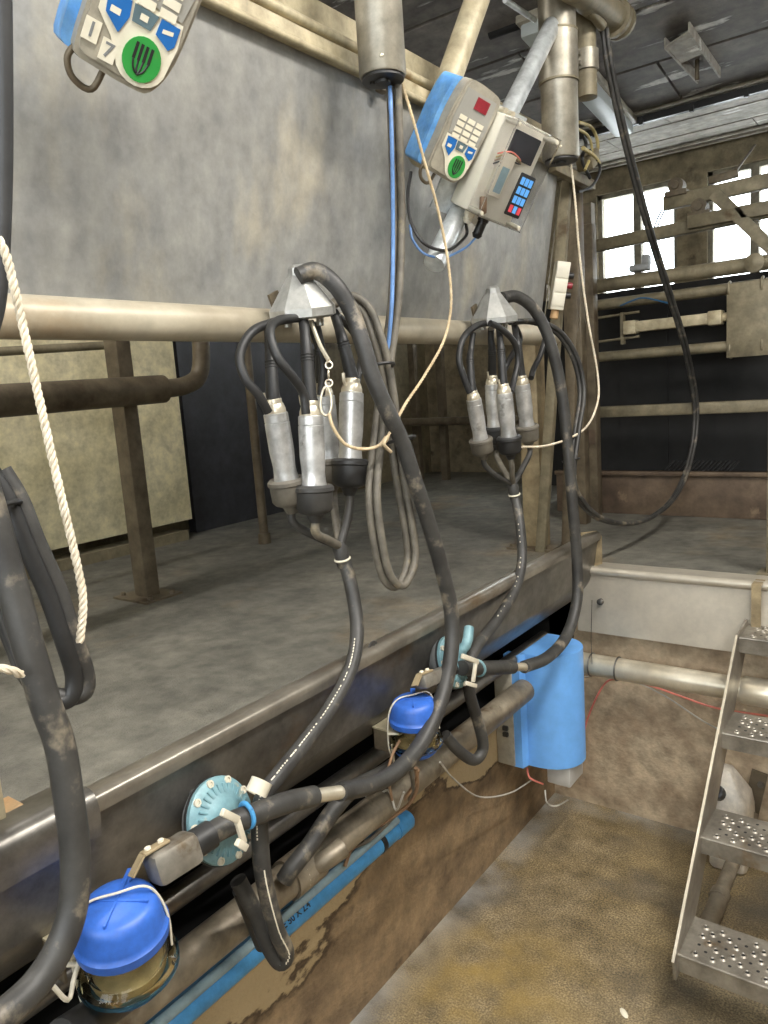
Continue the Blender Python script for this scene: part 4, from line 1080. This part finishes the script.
# ---------------- hoses
def hose(name, pts, r, m, label, cat='hose', group=None, n=14, sm=6):
    return obj(name, B().tube(line(pts), r, n, sm), m, label=label, cat=cat, group=group)
MH1 = [(298, 276, -1.07), (316, 271, -1.05), (336, 286, -1.02), (352, 313, -1.0), (363, 345, -.98), (373, 378, -.965), (387, 410, -.95), (402, 442, -.94), (416, 485, -.93), (427, 518, -.93), (440, 562, -.925), (451, 610, -.92), (451, 655, -.91), (440, 703, -.90), (422, 742, -.895), (398, 770, -.89), (370, 785, -.885), (340, 792, -.88)]
t = thing('milk_hose', 'thick dusty black hose arching over the near cluster down to the pit pipes', 'hose', A(440, 700, x=-.9))
obj('hose_length', B().tube(line(MH1), .0178, 16, 6), 'dusty_rubber', t)
obj('joiner', B().tube(line([(342, 792, -.88), (308, 797, -.88)]), .0128, 16, 1), 'bright_steel', t, label='steel joiner tube')
obj('hose_tail', B().tube(line([(314, 796, -.88), (285, 803, -.88), (255, 814, -.885), (225, 826, -.895), (198, 842, -.905)]), .0185, 16, 5), 'dusty_rubber', t)
MH2 = [(502, 298, -1.07), (518, 297, -1.05), (536, 312, -1.02), (551, 345, -.99), (562, 395, -.97), (568, 450, -.96), (573, 510, -.95), (577, 560, -.945), (577, 600, -.94), (567, 635, -.935), (548, 657, -.93), (524, 667, -.92)]
t = thing('milk_hose', 'thick dusty black hose from the far cluster curving past the blue box', 'hose', A(570, 600, x=-.95))
obj('hose_length', B().tube(line(MH2), .0178, 16, 6), 'dusty_rubber', t)
obj('joiner', B().tube(line([(526, 667, -.92), (508, 667, -.92)]), .012, 16, 1), 'bright_steel', t, label='steel joiner tube')
obj('hose_tail', B().tube(line([(512, 667, -.92), (485, 668, -.92), (462, 668, -.92)]), .019, 16, 4), 'dusty_rubber', t)
# near left thick hose
MH0 = [(-18, 480, -.90), (-1, 540, -.89), (16, 600, -.88), (28, 645, -.87), (46, 705, -.86), (60, 745, -.855), (69, 800, -.85), (75, 850, -.845), (74, 900, -.84), (62, 942, -.835), (36, 984, -.83), (0, 1018, -.82), (-60, 1068, -.81)]
hose('milk_hose', MH0, .0182, 'dusty_rubber', 'thickest foreground black hose curving down the left edge', n=18)
# twin pulse tubes
def twin(pts, off, r, m, label, rings, name='pulse_hose_pair'):
    t = thing(name, label, 'hose', line(pts)[len(pts) // 2])
    L0 = line(pts)
    for s_ in (-1, 1):
        q = [p + V((off * s_, off * .3 * s_, off * .2 * s_)) for p in L0]
        obj('tube', B().tube(q, r, 12, 6), m, t)
    for (u, v, x, du, dv, rr) in rings:
        obj('binding_ring', B().torus(A(u, v, x=x), R @ V((du, dv, 0)), rr, .0036, 20, 8), 'rubber', t)
    return t
twin([(330, 306, -1.09), (348, 297, -1.06), (366, 310, -1.03), (377, 338, -1.0), (385, 367, -.99), (391, 405, -.98), (395, 441, -.98), (402, 489, -.975), (409, 530, -.965), (411, 562, -.96), (400, 586, -.955), (386, 575, -.965), (377, 535, -.975), (373, 490, -.985), (378, 440, -1.01), (386, 370, -1.03), (395, 300, -1.03), (398, 220, -1.03), (396, 150, -1.01), (394, 84, -1.0)],
     .0088, .0088, 'grey_rubber', 'pair of thin grimy tubes looping from the near cluster up to the cylinder', [(379, 367, -.985, .2, 1, .033), (399, 441, -.96, .3, 1, .036)])
obj('air_line', B().tube(line([(390, 86, -1.0), (392, 150, -1.0), (393, 230, -1.02), (392, 300, -1.02), (388, 350, -1.03)]), .0048, 10, 4), 'blue_cable', label='slim blue tube dropping from the near cylinder beside the thin hoses', cat='tube')
twin([(512, 322, -1.08), (535, 322, -1.07), (558, 332, -1.03), (575, 358, -1.0), (582, 392, -.985), (577, 430, -.975), (572, 475, -.97), (580, 500, -.97), (604, 520, -.96), (640, 522, -.95), (672, 500, -.94), (690, 460, -.93), (696, 410, -.925), (686, 350, -.92), (668, 290, -.92), (648, 225, -.925), (628, 150, -.93), (612, 80, -.935), (604, 28, -.94)],
     .0065, .0078, 'dusty_rubber', 'long thin black tubes sweeping in a big loop from far cluster to the overhead pipe', [(571, 460, -.965, .2, 1, .026)])
# wash hoses
t = thing('wash_hose', 'black hose with printed text from the near wash cups down to the turquoise disc', 'hose', A(350, 640, x=-1.0))
wp = [(344, 560, -1.05), (352, 590, -1.03), (357, 630, -1.0), (351, 668, -.97), (331, 707, -.95), (303, 745, -.93), (278, 776, -.915), (262, 800, -.91), (260, 838, -.91), (264, 880, -.91), (276, 928, -.91), (286, 952, -.915), (281, 962, -.925), (270, 948, -.94), (256, 915, -.96), (238, 880, -.975)]
obj('hose_length', B().tube(line(wp), .0152, 16, 6), 'dusty_rubber', t)
LW = smooth(line(wp), 6)[0]
b = B()
rnd = random.Random(7)
for k in range(14, 48):
    p, q = LW[k], LW[k + 1]
    n_ = (CAM - p).normalized(); d = (q - p).normalized(); n_ = (n_ - d * n_.dot(d)).normalized(); sd = d.cross(n_)
    c = p + (n_ * .94 + sd * .3) * .0152
    for j in range(2):
        if rnd.random() < .8:
            w = rnd.uniform(.003, .007)
            b.box(c + (q - p) * (j * .5), (w, .0022, .0008), Matrix((d, sd, n_)).transposed())
obj('printed_marks', b, 'sticker_white', t, label='worn white print')
b = B()
for k in range(52, 68):
    p, q = LW[k], LW[k + 1]
    n_ = (CAM - p).normalized(); d = (q - p).normalized(); n_ = (n_ - d * n_.dot(d)).normalized(); sd = d.cross(n_)
    b.bar(p + (n_ * .96 + sd * -.2) * .0152, q + (n_ * .96 + sd * -.2) * .0152, .0022, .001, up=n_)
obj('white_stripe', b, 'sticker_white', t, label='white stripe')
q = A(263, 789, x=-.905)
obj('strap_clip', B().lathe(q + V((0, -.008, .008)), A(258, 800, x=-.905) - A(268, 778, x=-.905), [(-.011, .0165), (-.011, .019), (.013, .019), (.013, .0165)], 18, False, False), 'white_plastic', t, label='white band clip')
t = thing('wash_hose', 'black hose from the far wash cups ending in a U bend below the far disc', 'hose', A(520, 560, x=-1.0))
wp = [(515, 497, -1.05), (520, 525, -1.02), (522, 560, -1.0), (515, 590, -.98), (497, 620, -.965), (478, 645, -.95), (468, 668, -.94), (470, 695, -.94), (479, 725, -.94), (483, 748, -.94), (474, 760, -.95), (458, 750, -.97), (445, 735, -.985)]
obj('hose_length', B().tube(line(wp), .0150, 16, 6), 'dusty_rubber', t)
LW = smooth(line(wp), 6)[0]; b = B()
for k in range(6, 26):
    p, q = LW[k], LW[k + 1]
    n_ = (CAM - p).normalized(); d = (q - p).normalized(); n_ = (n_ - d * n_.dot(d)).normalized(); sd = d.cross(n_)
    if rnd.random() < .6: b.box(p + (n_ * .94 + sd * .3) * .0150, (rnd.uniform(.003, .007), .0025, .0008), Matrix((d, sd, n_)).transposed())
obj('printed_marks', b, 'sticker_white', t, label='worn white print')
# hose joining the grey milk pipe
hose('connecting_hose', [(410, 752, -.99), (385, 772, -1.0), (352, 790, -1.0), (330, 815, -1.01), (310, 845, -1.02), (292, 868, -1.03), (284, 880, -1.04)], .0185, 'dusty_rubber', 'fat black hose joining the grey milk pipe between the two jars')
hose('connecting_hose', [(240, 890, -1.0), (250, 915, -1.02), (262, 945, -1.05)], .014, 'rubber', 'short black hose stub below the near turquoise disc')
hose('connecting_hose', [(60, 1040, -.92), (100, 1012, -.96), (140, 985, -1.0)], .026, 'rubber', 'dark fat hose end under the near blue capped jar')

# left-hand hose loops and steel tube
t = thing('pulse_hose_pair', 'blue tinted black tubes bound in a loop at the left edge', 'hose', A(50, 600, x=-.95))
for k, (dx, dv) in enumerate(((4, 0), (16, -4))):
    pts = [(-14 + dx, 470, -.98), (4 + dx, 500, -.97), (20 + dx, 540, -.96), (42 + dx, 590, -.95), (60 + dx * .9, 640, -.94), (70 + dx, 675, -.94), (66 + dx, 698 + dv, -.94), (50 + dx * .3, 700 + dv, -.95), (30, 680, -.965), (12, 640, -.98), (-6, 590, -.99), (-25, 540, -1.0)]
    obj('tube', B().tube(line(pts), .0122, 12, 6), 'rubber' if k == 0 else 'dusty_rubber', t)
b = B(); b.tube(line([(-14, 500, -.97), (6, 560, -.965), (30, 610, -.955), (45, 650, -.95), (54, 690, -.945)]), .003, 8, 5); 
obj('limescale_line', b, 'clear_grime', t)
obj('binding_ring', B().torus(A(3, 508, x=-.965), R @ V((.45, 1, 0)), .021, .0038, 20, 8), 'rubber', t)
t = thing('drop_tube', 'dark steel tube running down the left edge of the photo', 'tube', A(4, 100, x=-.95))
obj('tube_body', B().tube(line([(2, -60, -.93), (4, 60, -.95), (4, 180, -.97), (-1, 290, -.98), (-12, 340, -.985)]), .0105, 14, 5), 'rubber', t)

# ---------------- ropes
def rope(pts, r, m, label, pitch=.012, fine=True):
    L0 = smooth(line(pts), 14)[0]
    # resample evenly
    seg = [0]
    for a, b_ in zip(L0, L0[1:]): seg.append(seg[-1] + (b_ - a).length)
    tot = seg[-1]; step = pitch / 7; n = int(tot / step); P_ = []; j = 0
    for i in range(n + 1):
        s_ = tot * i / n
        while j < len(seg) - 2 and seg[j + 1] < s_: j += 1
        f = (s_ - seg[j]) / max(seg[j + 1] - seg[j], 1e-9); P_.append(L0[j].lerp(L0[j + 1], f))
    b = B(); nrm = None; fr = []
    for i, p in enumerate(P_):
        T = (P_[min(i + 1, n)] - P_[max(i - 1, 0)]).normalized()
        nrm = T.orthogonal().normalized() if nrm is None else (nrm - T * nrm.dot(T)).normalized()
        fr.append((p, nrm, T.cross(nrm)))
    for k in range(3):
        pts_ = []
        for i, (p, a, c) in enumerate(fr):
            th = 2 * PI * (i * step / pitch / 3 * 1.0 + k / 3)
            pts_.append(p + (a * math.cos(th) + c * math.sin(th)) * r * .5)
        b.tube(pts_, r * .55, 6, 1)
    return obj('rope', b, m, label=label, cat='rope')
rope([(-2, 238, -.86), (8, 262, -.86), (26, 340, -.86), (46, 430, -.86), (62, 500, -.86), (76, 560, -.86), (83, 600, -.86), (80, 642, -.865)], .0052, 'rope', 'thick cream braided rope hanging at the left in front of the stall', .009)
rope([(-5, 668, -.84), (10, 670, -.84), (22, 675, -.845)], .005, 'rope', 'short cream rope end passing behind the left foreground hose', .014)
rope([(402, 84, -.985), (412, 116, -.98), (424, 160, -.975), (438, 210, -.97), (448, 262, -.965), (451, 305, -.96), (444, 340, -.96), (425, 375, -.955), (405, 405, -.95), (386, 440, -.95)], .0034, 'dirty_rope', 'tan cord from the near cylinder slanting down to the bound hoses', .010)
rope([(571, 164, -.985), (575, 200, -.985), (580, 260, -.985), (588, 320, -.98), (597, 370, -.98), (598, 400, -.975), (588, 425, -.97), (570, 438, -.97), (545, 446, -.98), (522, 447, -.99)], .0036, 'rope', 'pale cord from the far cylinder dropping beside the beige post', .010)

# ---------------- valves (turquoise discs)
def disc_valve(c, n_, r, label, hv):
    n_ = V(n_).normalized()
    t = thing('milk_valve', label, 'valve', c, 'turquoise disc valves on the kerb')
    obj('back_shell', B().lathe(c - n_ * .03, n_, [(-.02, r * .45), (0, r * .8), (.016, r * .96), (.026, r * .98)], 36), 'dark_grey', t)
    obj('gasket', B().lathe(c - n_ * .006, n_, [(0, r * 1.02), (.005, r * 1.02)], 36), 'rubber', t)
    cov = obj('cover', B().lathe(c, n_, [(-.001, r), (.006, r), (.009, r * .95), (.012, r * .82), (.02, r * .55), (.026, r * .42), (.026, r * .1)], 40), 'mint', t)
    a = n_.orthogonal().normalized(); b_ = n_.cross(a)
    rb = B()
    for k in range(30):
        th = 2 * PI * k / 30
        dd = a * math.cos(th) + b_ * math.sin(th)
        rb.bar(c + n_ * .013 + dd * r * .5, c + n_ * .011 + dd * r * .82, .004, .012, up=n_, bev=.001)
    obj('ribs', rb, 'mint', cov)
    for k in range(10):
        th = 2 * PI * (k + .3) / 10; dd = a * math.cos(th) + b_ * math.sin(th)
        obj('screw', B().lathe(c + n_ * .008 + dd * r * .9, n_, [(0, .0068), (.005, .0068), (.0055, .004), (.003, .0035)], 12), 'white_plastic', cov)
    return t
n1 = V((1, .12, .35))
c = A(220, 820, x=-.955)
v1 = disc_valve(c, n1, .071, 'round turquoise ribbed valve disc nearer the camera, fixed to the kerb', None)
b = B(); d = (A(250, 815, x=-.885) - A(200, 840, x=-.9)).normalized()
b.torus(A(247, 815, x=-.886), d, .0195, .004, 18, 8); obj('hose_saddle', b, 'blue_pipe', v1)
lv = B(); lv.bar(A(222, 812, x=-.86), A(238, 820, x=-.862), .008, .012, bev=.002); lv.bar(A(237, 820, x=-.862), A(244, 843, x=-.862), .008, .010, bev=.002); lv.bar(A(237, 842, x=-.862), A(246, 848, x=-.862), .01, .012, bev=.002)
obj('hook_lever', lv, 'white_plastic', v1, label='cream hook lever')
obj('mount_arm', B().tube([c - V(n1).normalized() * .045, c + V((-.07, 0, 0))], .02, 12, 1), 'dark_grey', v1)
c = A(452, 662, x=-.96)
v2 = disc_valve(c, n1, .066, 'round turquoise valve disc farther away, behind the thick hanging hose', None)
lv = B(); lv.bar(A(462, 656, x=-.885), A(478, 662, x=-.885), .008, .012, bev=.002); lv.bar(A(476, 660, x=-.885), A(473, 682, x=-.885), .008, .010, bev=.002); lv.bar(A(466, 683, x=-.885), A(476, 686, x=-.885), .008, .010, bev=.002)
obj('hook_lever', lv, 'white_plastic', v2, label='cream hook lever')
obj('hose_saddle', B().torus(A(478, 668, x=-.92), (0, 1, 0), .020, .004, 18, 8), 'mint', v2)
obj('mount_arm', B().tube([c - V(n1).normalized() * .04, c + V((-.06, 0, 0))], .02, 12, 1), 'dark_grey', v2)
obj('spout', B().tube([c - V((.0, 0, 0)), A(466, 645, x=-.93), A(469, 628, x=-.94)], .013, 12, 3), 'mint', v2)

# ---------------- silver milk sensor fitting
def fitting(p0, p1, r, label, tab):
    t = thing('milk_fitting', label, 'fitting', p0)
    d = (p1 - p0); L_ = d.length; d.normalize()
    side = (R @ V((-.3, -1, 0))); side = (side - d * side.dot(d)).normalized(); n_ = d.cross(side)
    b = B(); b.box((p0 + p1) / 2, (r * 2, L_, r * 2.1), Matrix((side, d, side.cross(d))).transposed(), bev=r * .45)
    obj('body', b, 'dull_alu', t)
    obj('outlet', B().tube([p1 - d * .005, p1 + d * .03], r * .9, 14, 1), 'rubber', t)
    q = p0 + d * L_ * .22 + side * r * 1.15
    b = B(); b.bar(q - d * .02, q + d * .022, .022, .005, up=side, bev=.002); b.bar(q - d * .02, q - d * .045 - side * .02, .018, .003, up=side)
    obj('tab', b, 'beige_post', t)
    for k in (-.01, .012): obj('screw', B().lathe(q + d * k + side * .002, side, [(0, .005), (.004, .005), (.005, .003)], 10), 'sticker_white', t)
    return t
fitting(A(150, 872, x=-.915), A(195, 844, x=-.905), .025, 'silver cast fitting joining the hose to the near blue capped jar', True)
fitting(A(420, 683, x=-.93), A(447, 672, x=-.925), .016, 'small cream fitting above the far blue capped jar', True)

# ---------------- blue capped jars
def jar(c, s, axis, label):
    """c = centre of cap rim; s = rim radius"""
    t = thing('glass_jar', label, 'jar', c - V(axis).normalized() * 2.0 * s, 'blue capped glass jars under the kerb')
    ax = V(axis).normalized()
    cap = obj('cap', B().lathe(c, ax, [(-.32 * s, .96 * s), (-.32 * s, 1.03 * s), (-.10 * s, 1.05 * s), (-.04 * s, .98 * s), (.02 * s, .96 * s), (.40 * s, .90 * s), (.54 * s, .84 * s), (.63 * s, .72 * s), (.67 * s, .5 * s), (.69 * s, 0.02 * s)], 40), 'blue_cap', t)
    a = R @ V((1, .1, 0)); a = (a - ax * a.dot(ax)).normalized(); b2 = ax.cross(a)
    b = B(); b.bar(c + ax * .66 * s - b2 * .72 * s, c + ax * .66 * s + b2 * .72 * s, .06 * s, .10 * s, up=ax, bev=.01 * s)
    b.bar(c + ax * .66 * s - a * .72 * s, c + ax * .66 * s + a * .72 * s, .06 * s, .10 * s, up=ax, bev=.01 * s)
    b.bar(c + ax * .60 * s + b2 * .55 * s, c + ax * .60 * s + b2 * 1.0 * s, .22 * s, .16 * s, up=ax, bev=.03 * s)
    obj('cap_ribs', b, 'blue_cap', cap)
    g = B(); g.lathe(c, ax, [(-.30 * s, .84 * s), (-.34 * s, .92 * s), (-.80 * s, .90 * s), (-.92 * s, .96 * s), (-1.0 * s, 1.10 * s), (-1.06 * s, 1.14 * s), (-1.22 * s, 1.14 * s), (-1.30 * s, 1.06 * s), (-1.42 * s, .92 * s), (-1.5 * s, .8 * s),
                             (-1.44 * s, .76 * s), (-1.3 * s, .94 * s), (-1.2 * s, 1.02 * s), (-1.06 * s, 1.02 * s), (-.95 * s, .88 * s), (-.34 * s, .82 * s)], 40, False, False)
    obj('glass', g, 'glass', t, label='yellowed clear glass bowl')
    obj('inner_cup', B().lathe(c, ax, [(-.35 * s, .5 * s), (-.9 * s, .46 * s), (-1.0 * s, .66 * s), (-1.1 * s, .8 * s), (-1.3 * s, .8 * s)], 28), 'clear_grime', t)
    obj('base_ring', B().lathe(c, ax, [(-1.44 * s, .7 * s), (-1.46 * s, .86 * s), (-1.56 * s, .86 * s), (-1.70 * s, .7 * s), (-1.76 * s, .3 * s)], 36), 'dark_blue' if s > .06 else 'blue_cap', t)
    # wire bail
    br = B()
    q = lambda x, y, z: c + (a * x + b2 * y + ax * z) * s
    br.tube([q(-.98, -.35, -1.75), q(-1.1, -.35, -1.2), q(-1.08, -.3, -.3), q(-.95, -.25, .35), q(-.6, -.1, .74), q(0, .1, .80), q(.55, .25, .84), q(.8, .35, .5), q(.98, .3, -.1), q(1.0, .2, -.8)], .03 * s, 8, 6)
    obj('wire_bail', br, 'white_plastic', t, label='white wire bail')
    lt = B(); lt.box(q(-.86, -.52, -.55), (.5 * s, .10 * s, .07 * s), Matrix((a, b2, ax)).transposed(), bev=.01 * s); lt.bar(q(-.95, -.55, -1.0), q(-.92, -.55, -1.8), .07 * s, .07 * s)
    obj('latch', lt, 'white_plastic', t)
    return t
ja = A(121, 925, x=-.925)
jar(ja, .064, (.10, -.10, 1), 'blue capped glass jar in the near left corner under the kerb')
jb = A(414, 714, x=-.95)
jar(jb, .0565, (.03, -.03, 1), 'blue capped glass jar farther along, half behind the thick hose')
# second bowl of far jar is lower; brackets holding the jars
for (u, v, x, lab) in ((42, 940, -1.03, 'pale steel angle bracket under the kerb beside the near jar'), (372, 728, -1.04, 'cream angle bracket under the kerb holding the far jar')):
    p = A(u, v, x=x)
    t = thing('jar_bracket', lab, 'bracket', p)
    b = B(); L_ = .14 if u > 100 else .10
    b.span((p.x, p.y, p.z), (p.x + .08, p.y + L_, p.z + .004)); obj('plate', b, 'cream_metal', t)
    b = B(); b.span((p.x, p.y, p.z - .05), (p.x + .004, p.y + .06, p.z)); b.span((p.x, p.y, p.z - .05), (p.x + .05, p.y + .004, p.z)); obj('angle', b, 'brown_steel', t)
    obj('bolt', B().tube([V((p.x, p.y + .02, p.z - .03)), V((p.x + .04, p.y + .02, p.z - .03))], .006, 8, 1), 'cream_metal', t)
obj('cable', B().tube(line([(52, 985, -.93), (68, 1000, -.93), (74, 978, -.94), (80, 960, -.95)]), .0034, 8, 5), 'white_plastic', label='cream tube below the near jar beside the foreground hose', cat='tube')
obj('cable', B().tube(line([(400, 740, -.96), (392, 756, -.965), (388, 775, -.97), (392, 800, -.99)]), .0034, 8, 5), 'brown_cable', label='tan tube curling below the cap of the far jar', cat='tube')

# ---------------- foreground white post foot, lower left
p = A(2, 812, x=-1.06)
t = thing('platform_post', 'whitish post foot standing on the kerb at the left edge', 'post', V((p.x, p.y, 1.09)))
yy_ = A(18, 826, x=-1.045).y
b = B(); b.span((-1.10, yy_ - .12, 1.085), (-1.045, yy_ - .012, 1.27), bev=.004); obj('shaft', b, 'cream_metal', t)
b = B(); b.span((-1.11, yy_ - .14, 1.079), (-1.02, yy_ + .022, 1.086), bev=.002); obj('foot_plate', b, 'tan_fibre', t)

# ---------------- switch box at the end of the splash sheet
p = A(559, 286, x=-1.16)
t = thing('switch_box', 'white switch box with red button hanging at the sheet end', 'switch', p)
rb_ = basis((CAM - p).normalized() + V((.3, 0, 0)), .16, -1, p)
rr, uu, nn = (V(c) for c in rb_.transposed())
b = B(); b.box(p, (.05, .17, .05), rb_, bev=.004)
for k in range(3): b.box(p + uu * (-.05 + k * .05) + nn * .026, (.046, .044, .004), rb_, bev=.001)
obj('case', b, 'ivory', t)
for k, m_ in enumerate(('black_plastic', 'red_window', 'black_plastic')):
    obj('button', B().lathe(p + rr * .025 + uu * (.04 - k * .035) + nn * 0, rr, [(0, .010), (.012, .012), (.022, .011)], 12), m_, t)
obj('gland', B().lathe(p - uu * .085, -uu, [(0, .014), (.03, .016), (.034, .008)], 12), 'tan_fibre', t)
# tangle of cables below the short tube
t = thing('cable_tangle', 'tangle of yellowed and black cables on a clamp beside the far cylinder', 'cable', A(590, 150, x=-1.05))
for k, (pts, m_, r_) in enumerate((
        ([(578, 122, -1.05), (592, 128, -1.05), (598, 145, -1.05), (594, 160, -1.05)], 'yellow_cable', .006),
        ([(576, 128, -1.05), (588, 136, -1.05), (592, 152, -1.05), (585, 170, -1.05)], 'yellow_cable', .005),
        ([(580, 130, -1.06), (586, 144, -1.06), (582, 160, -1.06), (590, 178, -1.06)], 'rubber', .006),
        ([(590, 150, -1.04), (600, 168, -1.04), (592, 186, -1.04), (578, 192, -1.05)], 'rubber', .005),
        ([(583, 148, -1.04), (594, 156, -1.04), (599, 163, -1.04)], 'yellow_cable', .007))):
    obj('strand', B().tube(line(pts), r_, 8, 5), m_, t)
q = A(588, 160, x=-1.07); obj('clamp_block', B().box(q, (.06, .09, .05), Matrix.Rotation(.5, 3, 'X'), bev=.006), 'old_steel', t)
obj('support_arm', B().bar(A(552, 166, x=-1.1), A(592, 186, x=-1.1), .03, .035, bev=.004), 'old_steel', t)
# uprights behind the sheet end
for k, (u0, u1, lab) in enumerate(((566, 556, 'khaki upright angle bar just behind the sheet end'), (577, 573, 'second grimy upright beside the angle bar behind the sheet end'))):
    pa = A(u0, 182, y=2.78 + k * .08); pb = A(u1, 330, y=2.78 + k * .08); pb = pa + (pb - pa) * ((pa.z - ZP) / (pa.z - pb.z))
    b = B(); b.bar(pa, pb, .04, .03, up=(0, 1, 0), bev=.003)
    obj('upright_bar', b, 'old_steel' if k == 0 else 'brown_steel', label=lab, cat='post')

# small pale dropping on the pit floor
c = A(624, 1013, z=0)
obj('paint_fleck', B().lathe(c, (0, 0, 1), [(0, .012), (.002, .009), (.003, .003)], 9, sx=.7, sy=1.5), 'sticker_white', label='tiny white fleck on the pit floor near the steps', cat='debris')

# ================================================================== LIGHT
w = bpy.data.worlds.new('world'); S.world = w; w.use_nodes = True
bg = w.node_tree.nodes['Background']; bg.inputs[0].default_value = (.92, .97, 1, 1); bg.inputs[1].default_value = 7
def area(loc, size, power, rot, col=(1, .96, .9)):
    l = bpy.data.lights.new('lamp', 'AREA'); l.shape = 'RECTANGLE'; l.size, l.size_y = size; l.energy = power; l.color = col
    o = bpy.data.objects.new('lamp', l); COL.objects.link(o); o.location = loc; o.rotation_euler = rot; return o
for k, (x, y, e) in enumerate(((.35, .2, 46), (.35, 1.75, 46), (1.6, .9, 40))):
    zc = roofz(y) - .03
    strip_lamp((x, y, zc), (0, -1, SL), (0, SL, 1), 1.2, ('lit strip light above the near part of the pit', 'lit strip light above the far part of the pit', 'lit strip light over the right platform')[k], 'lamp_lit')
    area((x, y, zc - .09), (.11, 1.15), e, (-.137, 0, 0))
zc = roofz(1.2) - .03
strip_lamp((-2.3, .6, roofz(.6) - .03), (0, -1, SL), (0, SL, 1), 1.2, 'added unseen strip light brightening the left cow standing', 'lamp_lit')  # unseen lamp added to brighten the left stall
area((-2.3, .6, roofz(.6) - .12), (.11, 1.15), 22, (-.137, 0, 0))

S.view_settings.view_transform = 'Standard'; S.view_settings.look = 'None'
S.view_settings.exposure = .27; S.view_settings.gamma = 1; S.view_settings.use_curve_mapping = False
